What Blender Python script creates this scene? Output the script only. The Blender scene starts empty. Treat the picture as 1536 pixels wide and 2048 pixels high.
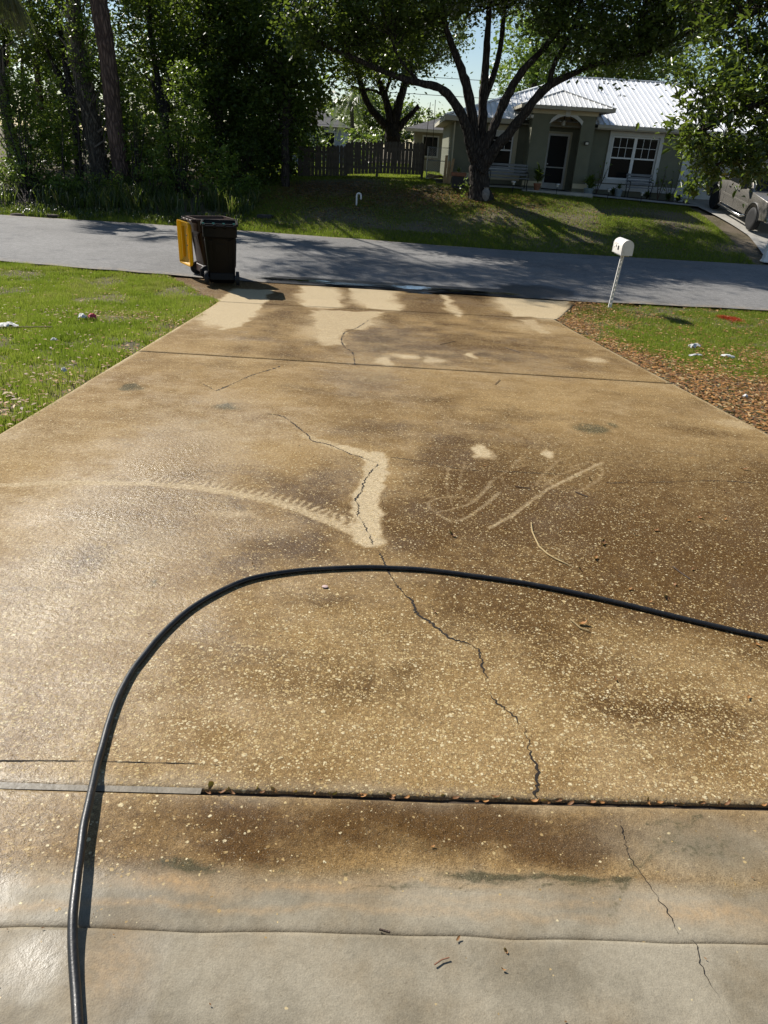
import bpy, bmesh, math, random
import numpy as np
from mathutils import Vector, Matrix

# ---------------------------------------------------------------- camera, sky, sun, exposure
SC = bpy.context.scene
COL = SC.collection
R = math.radians
cam = bpy.data.cameras.new('camera')
cam.sensor_fit = 'VERTICAL'
cam.sensor_height = 34.6
cam.sensor_width = 26.0
cam.lens = 1400.0 / 2048.0 * 34.6
cam.clip_start = 0.05
cam.clip_end = 2000.0
cam_ob = bpy.data.objects.new('camera', cam)
COL.objects.link(cam_ob)
cam_ob.matrix_world = (Matrix.Translation((0, 0, 1.5)) @ Matrix.Rotation(R(90 - 27.5), 4, 'X')
                       @ Matrix.Rotation(R(3.5), 4, 'Z'))
SC.camera = cam_ob

SUN_EL, SUN_AZ = 39.0, -47.0          # azimuth measured from +Y towards +X
world = bpy.data.worlds.new('World')
SC.world = world
world.use_nodes = True
wn = world.node_tree
sky = wn.nodes.new('ShaderNodeTexSky')
sky.sky_type = 'NISHITA'
sky.sun_disc = False
sky.sun_elevation = R(SUN_EL)
sky.sun_rotation = R(SUN_AZ)
sky.air_density = 1.0
sky.dust_density = 0.2
sky.ozone_density = 1.6
bg = wn.nodes['Background']
bg.inputs['Strength'].default_value = 0.075
wn.links.new(sky.outputs[0], bg.inputs['Color'])
sun = bpy.data.lights.new('sun', 'SUN')
sun.energy = 5.0
sun.angle = R(0.53)
sun.color = (1.0, 0.945, 0.86)
sun_ob = bpy.data.objects.new('sun', sun)
COL.objects.link(sun_ob)
sdir = Vector((math.sin(R(SUN_AZ)) * math.cos(R(SUN_EL)), math.cos(R(SUN_AZ)) * math.cos(R(SUN_EL)), math.sin(R(SUN_EL))))
sun_ob.rotation_euler = sdir.to_track_quat('Z', 'Y').to_euler()
SC.view_settings.view_transform = 'Standard'
SC.view_settings.look = 'None'
SC.view_settings.exposure = 0.5
SC.view_settings.gamma = 1.0
SC.view_settings.use_curve_mapping = False

# ---------------------------------------------------------------- layout measured in metres
CRACKS_AND_SHADE_LINE=[([(-0.055,4.2),(-0.089,4.077),(-0.128,3.887),(-0.141,3.675),(-0.163,3.554),(-0.14,3.447),(-0.139,3.341),(-0.101,3.227),(-0.069,3.095),(-0.048,3.009),(-0.012,2.902),(0.02,2.776),(0.045,2.68),(0.09,2.548),(0.143,2.448),(0.157,2.369),(0.212,2.298),(0.286,2.198),(0.37,2.155),(0.39,2.107),(0.395,2.028),(0.403,1.939),(0.404,1.869),(0.43,1.804),(0.459,1.768),(0.489,1.697),(0.496,1.639),(0.492,1.572),(0.504,1.51),(0.496,1.46),(0.478,1.403)],0.0075),([(-0.967,5.24),(-0.841,5.194),(-0.712,4.98),(-0.588,4.744),(-0.535,4.608),(-0.405,4.541),(-0.253,4.37),(-0.201,4.337),(-0.055,4.2)],0.007),([(-1.532,5.879),(-1.467,6.133),(-1.369,6.55),(-1.217,6.931),(-1.168,7.1)],0.013),([(-0.411,10.926),(-0.539,10.084),(-0.679,9.562),(-0.677,8.936),(-0.592,8.412),(-0.482,8.113),(-0.407,7.39)],0.012),([(0.696,1.321),(0.692,1.215),(0.71,1.15),(0.721,1.109),(0.739,1.057),(0.74,1.009)],0.003),([(0.763,0.994),(0.771,0.984),(0.764,0.938),(0.771,0.873),(0.778,0.815)],0.003),([(0.018,4.348),(0.286,4.294),(0.51,4.186),(0.905,4.209),(1.231,4.2),(1.37,4.104),(1.71,4.163),(2.142,4.266),(2.532,4.277)],0.005),([(-1.135,1.411),(-1.052,1.416),(-0.873,1.431),(-0.703,1.441),(-0.489,1.451),(-0.43,1.45)],0.0035),([(-1.747,6.159),(-1.532,5.879)],0.006)]
HOSE=[(-0.502,0.662),(-0.54,0.74),(-0.585,0.833),(-0.622,0.919),(-0.66,1.028),(-0.686,1.109),(-0.724,1.229),(-0.763,1.366),(-0.787,1.462),(-0.812,1.591),(-0.828,1.736),(-0.828,1.902),(-0.806,2.078),(-0.76,2.243),(-0.68,2.402),(-0.564,2.547),(-0.403,2.637),(-0.228,2.688),(-0.025,2.725),(0.205,2.735),(0.433,2.706),(0.654,2.664),(0.865,2.599),(1.064,2.524),(1.252,2.444),(1.432,2.372),(1.582,2.315),(1.849,2.205)]
TWIG=[(0.802,3.37),(0.787,3.25),(0.788,3.17),(0.791,3.07),(0.818,2.989),(0.85,2.939),(0.897,2.887)]
STROKE=[([(-0.077,4.361),(-0.069,4.128),(-0.088,3.807),(-0.105,3.526),(-0.081,3.25),(-0.067,3.047)],0.085,0.9),([(-0.297,4.505),(-0.169,4.386),(-0.048,4.303)],0.07,0.7),([(-2.204,3.427),(-1.892,3.528),(-1.628,3.574),(-1.353,3.606),(-1.059,3.584),(-0.757,3.51),(-0.516,3.401),(-0.308,3.248),(-0.168,3.129),(-0.061,3.036)],0.04,0.6),([(-0.602,4.716),(-0.445,4.591),(-0.258,4.434)],0.06,0.5),([(0.53,3.651),(0.44,3.699),(0.321,3.664),(0.248,3.575),(0.277,3.462),(0.383,3.508),(0.507,3.632),(0.592,3.797),(0.67,4.027)],0.013,0.33),([(0.407,4.216),(0.374,3.93),(0.374,3.72),(0.389,3.553)],0.012,0.28),([(0.277,3.462),(0.358,3.336),(0.459,3.406),(0.578,3.613),(0.69,3.814)],0.014,0.35),([(0.567,3.276),(0.77,3.554),(0.976,3.887),(1.231,4.2),(1.496,4.522)],0.017,0.39),([(0.664,3.396),(0.855,3.72),(1.09,4.147),(1.307,4.382)],0.013,0.23),([(0.725,4.082),(0.783,3.829),(0.907,3.935),(1.041,4.234),(1.2,4.52),(1.285,4.591)],0.014,0.23),([(0.492,3.622),(0.665,3.981),(0.819,4.292),(0.939,4.524)],0.013,0.23),([(0.523,4.339),(0.472,4.038),(0.461,3.735),(0.489,3.584)],0.012,0.23),([(1.013,4.087),(1.129,3.887),(1.336,4.098),(1.453,4.358),(1.405,4.505),(1.236,4.369)],0.014,0.23),([(0.317,4.249),(0.477,4.18),(0.626,4.358),(0.744,4.229),(0.93,4.364)],0.014,0.2),([(0.576,3.879),(0.734,3.7),(0.908,3.85)],0.014,0.2),([(0.392,3.645),(0.494,3.996),(0.61,4.204)],0.011,0.23)]
ZIG=[(-1.373,3.668),(-1.077,3.653),(-0.769,3.569),(-0.526,3.472),(-0.316,3.328),(-0.173,3.204)]
CLEAN=[(-2.53,10.64,0.379,0.954,0.9),(-2.496,9.742,0.189,0.447,0.6),(-1.429,13.328,0.374,0.969,1.0),(-1.234,12.328,0.333,0.417,0.8),(-0.466,13.693,0.427,1.193,1.0),(-0.115,12.681,0.267,0.587,0.8),(-0.77,10.766,0.603,0.757,0.55),(-1.029,9.646,0.333,0.883,0.45),(2.584,13.656,0.66,1.359,1.0),(2.764,12.871,0.3,0.603,0.8),(2.247,11.245,0.524,0.585,0.4),(0.998,12.728,0.13,0.665,0.55),(0.676,4.607,0.047,0.128,0.9),(1.136,4.64,0.052,0.094,0.9),(0.923,8.422,0.063,0.239,0.8),(-0.092,7.716,0.089,0.291,0.7),(0.163,8.104,0.148,0.159,0.7),(0.447,7.888,0.105,0.242,0.6),(-0.79,3.274,0.155,0.053,0.45),(2.486,8.606,0.135,0.213,0.6),(-3.489,7.547,0.584,0.28,0.0),(2.734,7.286,0.535,0.21,0.3),(-1.522,7.314,1.043,0.106,0.3),(3.031,5.81,0.292,0.21,0.4)]
DARK=[(-0.134,13.876,3.227,1.58,0.55),(-0.696,10.799,2.432,1.947,0.5),(0.721,9.063,2.54,1.603,0.45),(0.758,3.867,0.542,0.616,0.75),(0.266,3.083,0.283,0.361,0.6),(1.058,2.913,0.774,0.385,0.6),(-0.381,3.674,0.203,0.482,0.5),(-0.484,2.864,0.331,0.266,0.4),(1.553,4.182,0.705,0.397,0.4),(0.642,4.876,0.661,0.387,0.45),(-0.068,4.985,0.538,0.402,0.35),(-1.033,3.487,0.244,0.087,0.4),(-0.224,2.424,0.315,0.123,0.25),(0.703,2.335,0.64,0.155,0.45),(1.453,2.42,0.267,0.33,0.5),(0.944,1.826,0.392,0.081,0.4),(0.092,1.967,0.108,0.075,0.35),(0.298,1.307,0.46,0.086,0.7),(0.515,1.242,0.189,0.081,0.75),(-0.289,1.182,0.254,0.061,0.5),(0.645,3.463,0.76,0.664,0.8),(1.526,3.202,0.793,0.861,0.75),(0.922,2.563,0.742,0.269,0.6),(0.242,3.952,0.284,0.545,0.5),(0.712,5.6,0.887,1.006,0.35),(-1.693,10.354,0.277,3.238,0.45),(0.686,12.718,0.557,2.269,0.4),(1.323,11.128,0.759,2.378,0.3),(-0.697,13.564,0.129,1.342,0.5),(0.286,10.182,0.903,2.003,0.25),(-1.323,2.696,0.13,0.193,0.6),(-1.237,2.897,0.185,0.135,0.45),(-1.548,3.059,0.214,0.082,0.35),(-1.106,3.095,0.245,0.084,0.35),(-1.558,3.4,0.313,0.07,0.3),(-1.551,4.201,0.63,0.4,0.15),(-0.682,2.682,0.586,0.192,0.25),(-0.302,2.945,0.194,0.335,0.3),(-0.225,3.959,0.124,0.454,0.4),(-0.171,1.255,0.467,0.098,0.5),(0.43,1.284,0.275,0.101,0.55),(1.135,1.793,0.211,0.158,0.3),(0.743,2.064,0.584,0.096,0.25),(0.178,1.833,0.347,0.136,0.2),(1.391,4.449,0.439,0.33,0.35),(-0.493,1.643,0.234,0.093,0.15)]
GREEN=[(-2.277,5.794,0.087,0.139,0.8),(-1.341,5.401,0.108,0.138,0.6),(1.63,5.411,0.147,0.154,0.7),(1.83,5.544,0.067,0.129,0.6),(-1.444,4.885,0.141,0.129,0.35),(-1.084,16.437,0.011,0.12,0.0),(-0.957,2.484,0.025,0.059,0.5),(-0.421,1.106,0.109,0.028,0.6),(-0.03,1.127,0.149,0.026,0.35),(0.355,1.132,0.177,0.013,0.75),(0.545,1.143,0.115,0.012,0.8),(0.651,1.143,0.038,0.017,0.8),(0.895,1.269,0.18,0.066,0.38),(-0.204,1.129,0.123,0.02,0.35),(0.159,1.215,0.21,0.047,0.3),(-0.591,1.101,0.06,0.019,0.2)]
GSTROKE=[([(0.922,1.355),(0.799,1.262),(0.693,1.178),(0.599,1.048)],0.018,0.45),([(-0.027,1.082),(0.217,1.102),(0.466,1.126),(0.67,1.136)],0.007,0.5),([(0.78,1.327),(0.957,1.358)],0.015,0.5)]
GREY=[(0.964,1.275,0.265,0.117,0.85),(0.9,1.354,0.086,0.025,0.5),(0.704,1.094,0.188,0.03,0.3),(-0.826,0.991,0.224,0.049,0.2)]
ORANGE=[(-0.441,1.05,0.141,0.021,0.8),(-0.122,1.071,0.192,0.016,0.6),(0.838,1.063,0.174,0.029,0.6),(0.217,1.102,0.186,0.008,0.4),(0.212,1.032,0.215,0.012,0.3),(-0.511,0.859,0.063,0.063,0.4)]
AGG=[(0.26,1.788,1.422,0.43,0.6),(0.708,1.912,0.835,0.202,0.5),(-0.565,1.735,0.573,0.305,0.3),(-0.644,1.112,0.278,0.085,0.25)]
GLOSS=[(-1.281,1.667,0.653,3.136,1.0),(-0.687,0.848,0.124,0.125,0.8),(-0.613,1.306,0.403,0.103,0.4),(-0.167,8.387,0.487,2.138,0.7),(0.367,8.077,0.726,0.959,0.6),(1.26,8.211,0.959,0.989,0.4),(-0.475,3.503,0.706,0.92,0.3)]
DRY=[([(-2.755,9.879),(-2.943,10.923),(-2.997,12.29),(-3.058,13.54),(-2.343,13.506),(-2.147,11.002),(-2.131,9.656),(-2.262,9.057),(-2.527,9.728)],0.95),([(-1.923,14.231),(-1.39,14.356),(-0.875,12.153),(-1.517,11.968)],1),([(-0.939,14.333),(-0.501,14.592),(0.064,12.271),(-0.496,12.272)],1),([(-1.414,11.679),(-0.187,11.946),(-0.388,9.907),(-0.696,9.782),(-0.647,8.57),(-0.902,8.478),(-1.154,9.828)],0.6),([(0.86,14.427),(0.999,14.235),(1.106,11.848),(0.994,11.797)],0.7),([(1.984,14.59),(3.835,16.074),(2.822,12.371),(2.044,12.275)],1),([(2.004,12.006),(2.347,12.035),(2.361,10.436),(2.16,10.547)],0.5)]
JA=[(-1.945,1.306),(-1.008,1.333),(-0.464,1.357),(0.093,1.376),(1.153,1.427),(2.3,1.476)]
JAP=[(-1.541,0.9),(-0.794,0.931),(-0.465,0.943),(0.095,0.969),(0.947,1.002),(1.871,1.042)]
LEAFDW=[((2.502,4.549),1.3),((1.135,3.159),1.1),((1.81,3.592),1),((1.717,3.536),0.8),((1.272,2.622),0.9),((1.321,1.924),1),((0.839,2.351),1.1),((1.05,2.976),0.9),((1.347,3.3),0.7),((0.945,2.847),0.6),((1.478,3.371),0.9),((0.914,3.954),0.6),((1.314,4.14),0.6),((1.438,3.897),0.6),((1.954,3.593),0.7),((1.517,2.279),0.8),((1.363,2.753),0.6),((1.509,2.921),0.6),((1.784,3.021),0.6),((0.946,3.306),0.5),((0.359,3.145),1),((0.179,1.209),0.7),((0.329,0.939),0.7),((0.318,0.894),0.6),((0.225,0.959),0.8),((0.235,2.378),0.5),((0.953,1.908),0.6),((-0.369,2.15),0.5),((2.153,4.059),0.5),((0.855,3.72),0.5),((1.189,2.573),0.5),((1.132,2.677),0.6),((0.869,1.986),0.8),((-0.287,2.811),0.4),((-0.582,2.696),0.4),((-0.871,1.974),0.5),((-0.847,2.09),0.5)]
STICKS=[[(0.169,0.895),(0.185,0.907),(0.202,0.913)],[(1.417,2.935),(1.438,2.86),(1.456,2.813)],[(0.795,2.384),(0.821,2.318),(0.853,2.3)],[(0.589,9.015),(0.808,9.369)],[(1.439,9.091),(1.585,8.78)],[(1.029,6.818),(1.112,7.073)],[(1.161,3.893),(1.22,3.82)],[(0.047,0.972),(0.072,0.966)],[(0.796,3.916),(0.887,3.906)]]
LIMB_OAK=[[(2.655,26.5,0.025,0.484),(2.624,26.5,0.292,0.371),(2.544,26.5,0.676,0.341),(2.483,26.5,1.056,0.312),(2.438,26.5,1.581,0.322),(2.395,26.5,1.949,0.266)],[(2.33,26.4,1.277,0.202),(2.137,26.283,1.713,0.186),(1.901,26.167,2.279,0.157),(1.566,26.05,2.751,0.142),(1.204,25.933,3.1,0.127),(0.786,25.817,3.275,0.12),(0.305,25.7,3.336,0.107),(-0.329,25.583,3.441,0.093),(-1.114,25.467,3.654,0.08),(-1.886,25.35,3.889,0.073),(-2.49,25.233,4.064,0.061),(-3.084,25.117,4.348,0.048),(-3.516,25.0,4.681,0.035)],[(2.355,26.5,1.427,0.188),(2.182,26.429,2.155,0.165),(2.023,26.357,2.789,0.156),(1.741,26.286,3.534,0.141),(1.385,26.214,4.156,0.113),(1.094,26.143,4.683,0.093),(0.874,26.071,5.173,0.08),(0.672,26.0,6.018,0.054)],[(2.514,26.6,1.585,0.175),(2.449,26.667,2.611,0.152),(2.403,26.733,3.463,0.137),(2.39,26.8,4.156,0.116),(2.362,26.867,4.966,0.095),(2.335,26.933,5.754,0.081),(2.309,27.0,6.521,0.056)],[(2.451,26.8,2.975,0.106),(2.679,27.0,3.706,0.098),(2.831,27.2,4.355,0.085),(2.875,27.4,5.193,0.077),(2.854,27.6,6.013,0.064)],[(2.57,26.3,1.44,0.187),(2.746,26.175,2.065,0.157),(2.945,26.05,2.685,0.148),(3.169,25.925,3.284,0.133),(3.468,25.8,3.828,0.112),(3.849,25.675,4.255,0.092),(4.152,25.55,4.616,0.079),(4.491,25.425,5.143,0.066),(4.634,25.3,5.857,0.047)],[(2.556,26.3,0.989,0.215),(2.859,26.145,1.531,0.185),(3.265,25.991,2.062,0.156),(3.65,25.836,2.616,0.147),(3.979,25.682,3.122,0.132),(4.334,25.527,3.481,0.124),(4.874,25.373,3.761,0.098),(5.405,25.218,4.009,0.085),(6.087,25.064,4.183,0.078),(6.893,24.909,4.398,0.065),(7.65,24.755,4.729,0.053),(8.369,24.6,5.108,0.04)],[(4.332,25.7,3.493,0.088),(4.379,25.575,4.013,0.08),(4.656,25.45,4.656,0.066),(4.768,25.325,5.143,0.053),(4.854,25.2,5.733,0.041)],[(6.072,25.0,4.176,0.048),(6.569,25.0,4.64,0.041),(7.23,25.0,4.981,0.029)],[(-1.116,25.5,3.657,0.049),(-1.601,25.5,4.215,0.043),(-1.927,25.5,4.829,0.03)],[(0.305,25.7,3.336,0.05),(-0.355,25.35,3.878,0.043),(-0.688,25.0,4.456,0.03)]]
OAK_EL=[(-3.409,25.3,4.603,0.75,1.5,0.81),(-2.528,25.5,4.736,1.056,2.0,0.679),(-1.359,26.0,5.114,1.375,2.5,0.825),(-0.0,26.0,5.37,1.216,2.5,0.889),(1.337,26.5,6.013,1.224,2.5,0.826),(2.675,26.5,6.326,1.216,2.5,0.821),(3.871,25.5,5.367,0.595,1.5,0.67),(4.852,25.0,5.104,1.172,2.0,1.121),(6.134,25.0,5.289,1.313,2.0,1.182),(7.39,25.0,5.532,1.161,2.0,1.241),(8.317,25.0,5.873,0.864,2.0,1.166),(5.606,24.8,4.008,0.893,1.0,0.335),(6.849,24.8,4.447,1.032,1.0,0.531),(-0.364,26.0,3.939,0.94,1.2,0.423),(-1.822,25.3,4.371,0.905,1.2,0.475),(-1.067,28.0,4.092,0.675,1.2,0.608)]
LIMB_OAK2=[[(-0.566,34.0,1.403,0.345),(-0.61,34.0,1.783,0.3),(-0.67,34.0,2.063,0.32),(-0.708,34.0,2.342,0.255)],[(-0.694,34.0,2.118,0.171),(-1.142,34.0,2.504,0.159),(-1.629,34.0,2.939,0.137),(-1.971,34.0,3.554,0.125),(-2.205,34.0,4.251,0.103),(-2.539,34.0,5.013,0.082)],[(-0.66,34.0,2.251,0.192),(-0.872,34.0,2.979,0.168),(-1.137,34.0,3.598,0.146),(-1.438,34.0,4.203,0.134),(-1.549,34.0,4.807,0.112),(-1.751,34.0,5.646,0.081)],[(-0.571,34.0,2.199,0.213),(-0.451,34.0,3.001,0.189),(-0.283,34.0,3.643,0.167),(-0.133,34.0,4.183,0.155),(-0.039,34.0,4.884,0.123),(0.021,34.0,5.736,0.091)],[(-0.521,34.0,2.071,0.149),(-0.204,34.0,2.462,0.138),(0.112,34.0,2.793,0.116),(0.427,34.0,3.102,0.105)],[(-1.023,34.0,3.424,0.084),(-0.881,34.0,3.879,0.073),(-0.773,34.0,4.5,0.062),(-0.713,34.0,5.192,0.051)],[(-1.127,34.0,3.419,0.063),(-1.553,34.0,3.576,0.052),(-2.034,34.0,3.587,0.042),(-2.393,34.0,3.675,0.031)],[(-0.183,34.0,4.004,0.083),(0.253,34.0,4.553,0.072),(0.954,34.0,4.763,0.051)]]
OAK2_EL=[(-2.515,34.0,4.235,0.826,1.5,0.743),(-1.713,34.0,4.798,1.227,2.0,0.92),(-0.51,34.0,5.203,1.626,2.0,1.097),(0.721,34.0,5.095,1.221,1.5,0.733),(-2.665,33.0,4.983,1.186,2.0,0.889),(-1.365,34.0,5.999,2.407,3.0,1.264),(0.865,34.0,5.779,1.409,2.0,0.906),(-1.777,34.0,3.921,0.622,1.0,0.485),(-2.709,34.0,3.784,0.499,0.8,0.337),(-0.958,34.0,4.14,0.62,1.0,0.558)]
SPROUT=[(0.418,34.0,3.211,0.189,0.15,0.17)]
NEAR_EL=[(4.139,11.0,3.08,0.387,0.9,0.406),(4.604,11.0,2.61,0.462,1.0,0.475),(3.979,10.6,2.381,0.45,0.8,0.347),(3.704,10.4,2.163,0.268,0.5,0.195),(4.641,10.8,1.969,0.535,0.9,0.361),(3.927,10.4,1.809,0.389,0.6,0.234),(3.541,10.2,1.644,0.244,0.4,0.115),(4.248,10.4,1.594,0.459,0.6,0.236),(4.183,10.3,1.445,0.393,0.5,0.118),(3.791,10.2,1.426,0.143,0.35,0.198),(3.686,10.1,1.189,0.065,0.2,0.129),(4.809,10.6,1.562,0.335,0.6,0.181),(3.62,10.5,2.384,0.165,0.4,0.172),(3.346,10.2,1.915,0.089,0.2,0.046),(4.164,11.3,3.655,0.774,1.2,0.348),(3.416,10.6,2.571,0.089,0.25,0.08)]
WOODS=[{'b': (-4.312,26.761,-0.108),'e': [(-4.678,29.5,4.937,1.58,1.8,1.738),(-4.088,29.0,3.279,0.818,1.3,1.441),(-4.999,29.0,2.3,1.268,1.5,1.467),(-3.857,28.6,1.876,0.432,0.8,0.972),(-5.163,28.7,0.837,1.288,1.2,0.828),(-6.137,29.5,3.668,1.079,1.5,1.294)]},{'b': (-6.661,27.038,-0.172),'e': [(-7.279,30.0,4.718,1.615,1.8,1.777),(-6.621,29.0,2.528,1.082,1.4,1.461),(-7.496,29.0,2.947,0.895,1.2,0.966),(-6.411,28.5,0.771,1.098,1.2,0.988)]},{'b': (-8.48,26.601,-0.253),'e': [(-9.747,31.0,4.867,1.482,1.8,1.167),(-9.919,30.5,3.397,0.935,1.3,1.01),(-8.75,30.5,3.932,0.926,1.3,1.0)]},{'b': (-11.766,26.518,-0.273),'e': [(-13.116,31.0,4.696,1.301,1.8,1.004),(-14.645,32.0,5.06,1.146,1.8,0.86),(-13.485,31.0,3.574,0.948,1.3,0.853)]},{'b': (-13.842,26.849,-0.242),'e': [(-15.907,30.0,4.728,1.256,1.8,1.13),(-15.98,31.0,3.445,0.76,1.3,0.855),(-15.43,31.5,4.641,0.757,1.3,0.681)]}]
SHRUBS=[{'b': (-11.631,23.468,-0.847),'e': [(-12.4,25.3,-0.257,0.997,0.7,0.747),(-13.043,25.8,0.295,0.837,0.7,0.753)]},{'b': (-10.373,23.456,-0.847),'e': [(-11.294,25.0,-0.407,0.906,0.6,0.534)]},{'b': (-12.171,24.696,-0.589),'e': [(-12.971,26.8,1.499,0.849,0.9,1.223),(-13.415,27.0,2.365,0.841,0.9,0.908),(-12.235,26.6,0.784,0.684,0.8,0.923)]},{'b': (-11.233,25.209,-0.49),'e': [(-11.884,27.2,2.164,0.442,0.6,1.072),(-11.869,27.0,0.957,0.449,0.6,0.933)]},{'b': (-8.886,25.423,-0.447),'e': [(-9.262,27.5,2.613,0.512,0.7,0.768),(-9.152,27.0,1.256,0.619,0.8,1.083),(-9.096,26.8,0.336,0.695,0.7,0.625)]},{'b': (-7.541,25.724,-0.389),'e': [(-7.409,27.0,2.681,0.635,0.8,1.053),(-7.16,26.7,1.511,0.677,0.8,0.913),(-8.007,26.6,1.165,0.679,0.8,0.916),(-7.831,26.3,0.187,0.684,0.6,0.554)]},{'b': (-5.862,25.038,-0.483),'e': [(-6.145,25.8,0.673,0.665,0.6,0.598),(-5.855,25.5,0.098,0.665,0.6,0.538)]},{'b': (-5.805,27.188,-0.132),'e': [(-5.483,27.5,0.677,0.708,0.8,0.956),(-5.19,28.0,1.792,0.706,0.8,0.953)]},{'b': (-10.815,25.639,-0.413),'e': [(-10.757,27.0,3.842,0.49,0.4,0.882),(-10.853,27.0,4.844,0.704,0.5,0.864),(-10.722,27.0,2.937,0.366,0.35,0.599)]},{'b': (-10.226,24.528,-0.62),'e': [(-10.6,25.6,-0.2,0.671,0.5,0.513)]},{'b': (-9.239,24.736,-0.577),'e': [(-9.508,25.5,-0.226,0.602,0.45,0.391)]},{'b': (-8.159,24.963,-0.531),'e': [(-8.425,25.7,0.023,0.771,0.55,0.604),(-8.109,26.2,0.558,0.609,0.5,0.609)]},{'b': (-6.771,25.028,-0.503),'e': [(-6.89,25.6,-0.04,0.669,0.5,0.512)]},{'b': (-5.158,25.687,-0.331),'e': [(-5.162,26.2,0.029,0.581,0.5,0.461)]},{'b': (-12.535,23.555,-0.832),'e': [(-13.441,25.2,-0.31,0.663,0.5,0.656)]}]
PINE=[(-9.685,26.6,-0.399,0.385),(-9.75,26.6,0.228,0.311),(-9.786,26.6,1.068,0.289),(-9.812,26.6,1.956,0.276),(-9.818,26.6,3.094,0.269),(-9.841,26.6,4.048,0.272),(-9.897,26.6,4.835,0.268),(-9.916,26.6,5.848,0.247),(-9.91,26.6,7.523,0.208)]
PALMTR=[(-10.79,27.3,-0.496,0.413),(-10.797,27.3,0.389,0.424),(-10.846,27.3,1.321,0.434),(-10.928,27.3,2.219,0.409),(-10.99,27.3,3.088,0.369),(-11.013,27.3,4.068,0.329),(-10.966,27.3,5.147,0.29),(-10.896,27.3,5.927,0.269)]
BACKTR=[[(-15.232,33.0,1.903,0.145),(-15.13,33.0,3.324,0.132),(-15.091,33.0,4.347,0.12),(-15.004,33.0,5.5,0.108)],[(-17.074,34.0,1.654,0.086),(-16.686,34.0,4.202,0.072),(-16.456,34.0,5.902,0.06)],[(-16.913,35.0,1.887,0.066),(-16.62,35.0,3.951,0.064),(-16.376,35.0,5.72,0.052)],[(-3.189,29.0,2.632,0.045),(-3.517,29.0,3.156,0.053),(-3.909,29.0,3.591,0.062),(-4.348,29.0,4.017,0.079)]]
FENCE=[(-4.289,31.5,1.295),(-4.292,31.5,0.042),(-2.388,31.5,1.451),(-2.312,31.5,1.579),(-1.158,31.5,1.659),(0.634,31.5,1.703),(0.726,31.5,0.541),(-2.21,31.5,0.268)]
MISC={'bin': [(-3.443,13.512,-1.001)],'bin2': [(-4.254,14.928,-1.031)],'mail': [(4.162,14.048,-1.0)],'pvc': [(-1.536,25.307,-0.228)],'vb': [(-4.349,23.96,-0.648)],'jar': [(2.788,26.599,0.154)],'litterL': [(-4.659,8.369,-0.67),(-4.186,9.391,-0.752),(-3.819,7.763,-0.621),(-3.046,6.285,-0.503)],'litterR': [(4.321,10.149,-0.812),(4.026,9.386,-0.751),(4.496,9.467,-0.757),(3.591,6.951,-0.556),(3.523,6.534,-0.524)],'red': [(6.34,13.941,-1.0),(6.485,13.71,-1.0),(6.522,13.247,-1.0)],'wp': [(10.875,22.328,-0.903)],'flag': [(-5.523,24.381,-0.599)],'planter': [(2.32,28.219,0.353)],'truckr': [(11.283,27.556,0.065)],'truckf': [(11.742,25.114,-0.304)],'nd': [(11.842,32.565,0.245),(11.162,27.975,0.111),(11.965,24.8,-0.368)],'roadstuff': [(-10.742,23.02,-0.949),(-11.763,22.924,-0.971)]}
FARTREE=[[(6.861,46.0,6.666,1.372,3.0,1.235),(6.045,46.0,7.536,1.629,3.0,1.222),(7.664,46.0,7.619,1.628,3.0,1.465)],[(11.942,48.0,6.653,2.297,3.0,1.034),(14.273,48.0,6.53,2.013,3.0,1.035),(10.187,48.0,6.805,1.72,3.0,1.032),(13.376,48.0,7.922,4.244,3.0,1.019)],[(-7.795,80.0,4.243,1.991,5.0,0.986),(-4.836,80.0,5.133,1.782,5.0,1.158),(-9.537,80.0,3.716,1.499,5.0,0.809)],[(-0.845,80.0,4.742,1.489,5.0,0.982),(1.693,80.0,4.097,1.993,5.0,0.807),(-3.411,82.0,4.776,1.831,5.0,1.282)]]
YSHRUB=[[(-2.603,38.0,1.818,0.719,0.8,0.345)],[(-1.841,37.0,1.991,0.559,0.8,0.419)],[(-4.131,40.0,1.827,0.606,0.8,0.363)],[(-5.016,40.0,1.868,0.504,0.8,0.454)],[(-3.721,34.0,1.386,0.863,0.8,0.194)],[(-1.436,36.0,1.656,0.455,0.6,0.205)]]
FPALM=[(-3.321,50.0,1.645),(-3.551,50.0,3.823)]

# ---------------------------------------------------------------- helpers
rng = np.random.default_rng(7)
random.seed(7)


def tag(o, label=None, cat=None, group=None, kind=None):
    if label: o['label'] = label
    if cat: o['category'] = cat
    if group: o['group'] = group
    if kind: o['kind'] = kind
    return o


def empty(name, loc, label, cat, group=None, rz=0.0):
    o = bpy.data.objects.new(name, None)
    COL.objects.link(o)
    o.location = loc
    o.rotation_euler = (0, 0, rz)
    o.empty_display_size = 0.2
    return tag(o, label, cat, group)


def link(name, me, mat=None, parent=None):
    o = bpy.data.objects.new(name, me)
    COL.objects.link(o)
    if mat is not None and len(me.materials) == 0:
        me.materials.append(mat)
    if parent is not None:
        o.parent = parent
    return o


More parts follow.
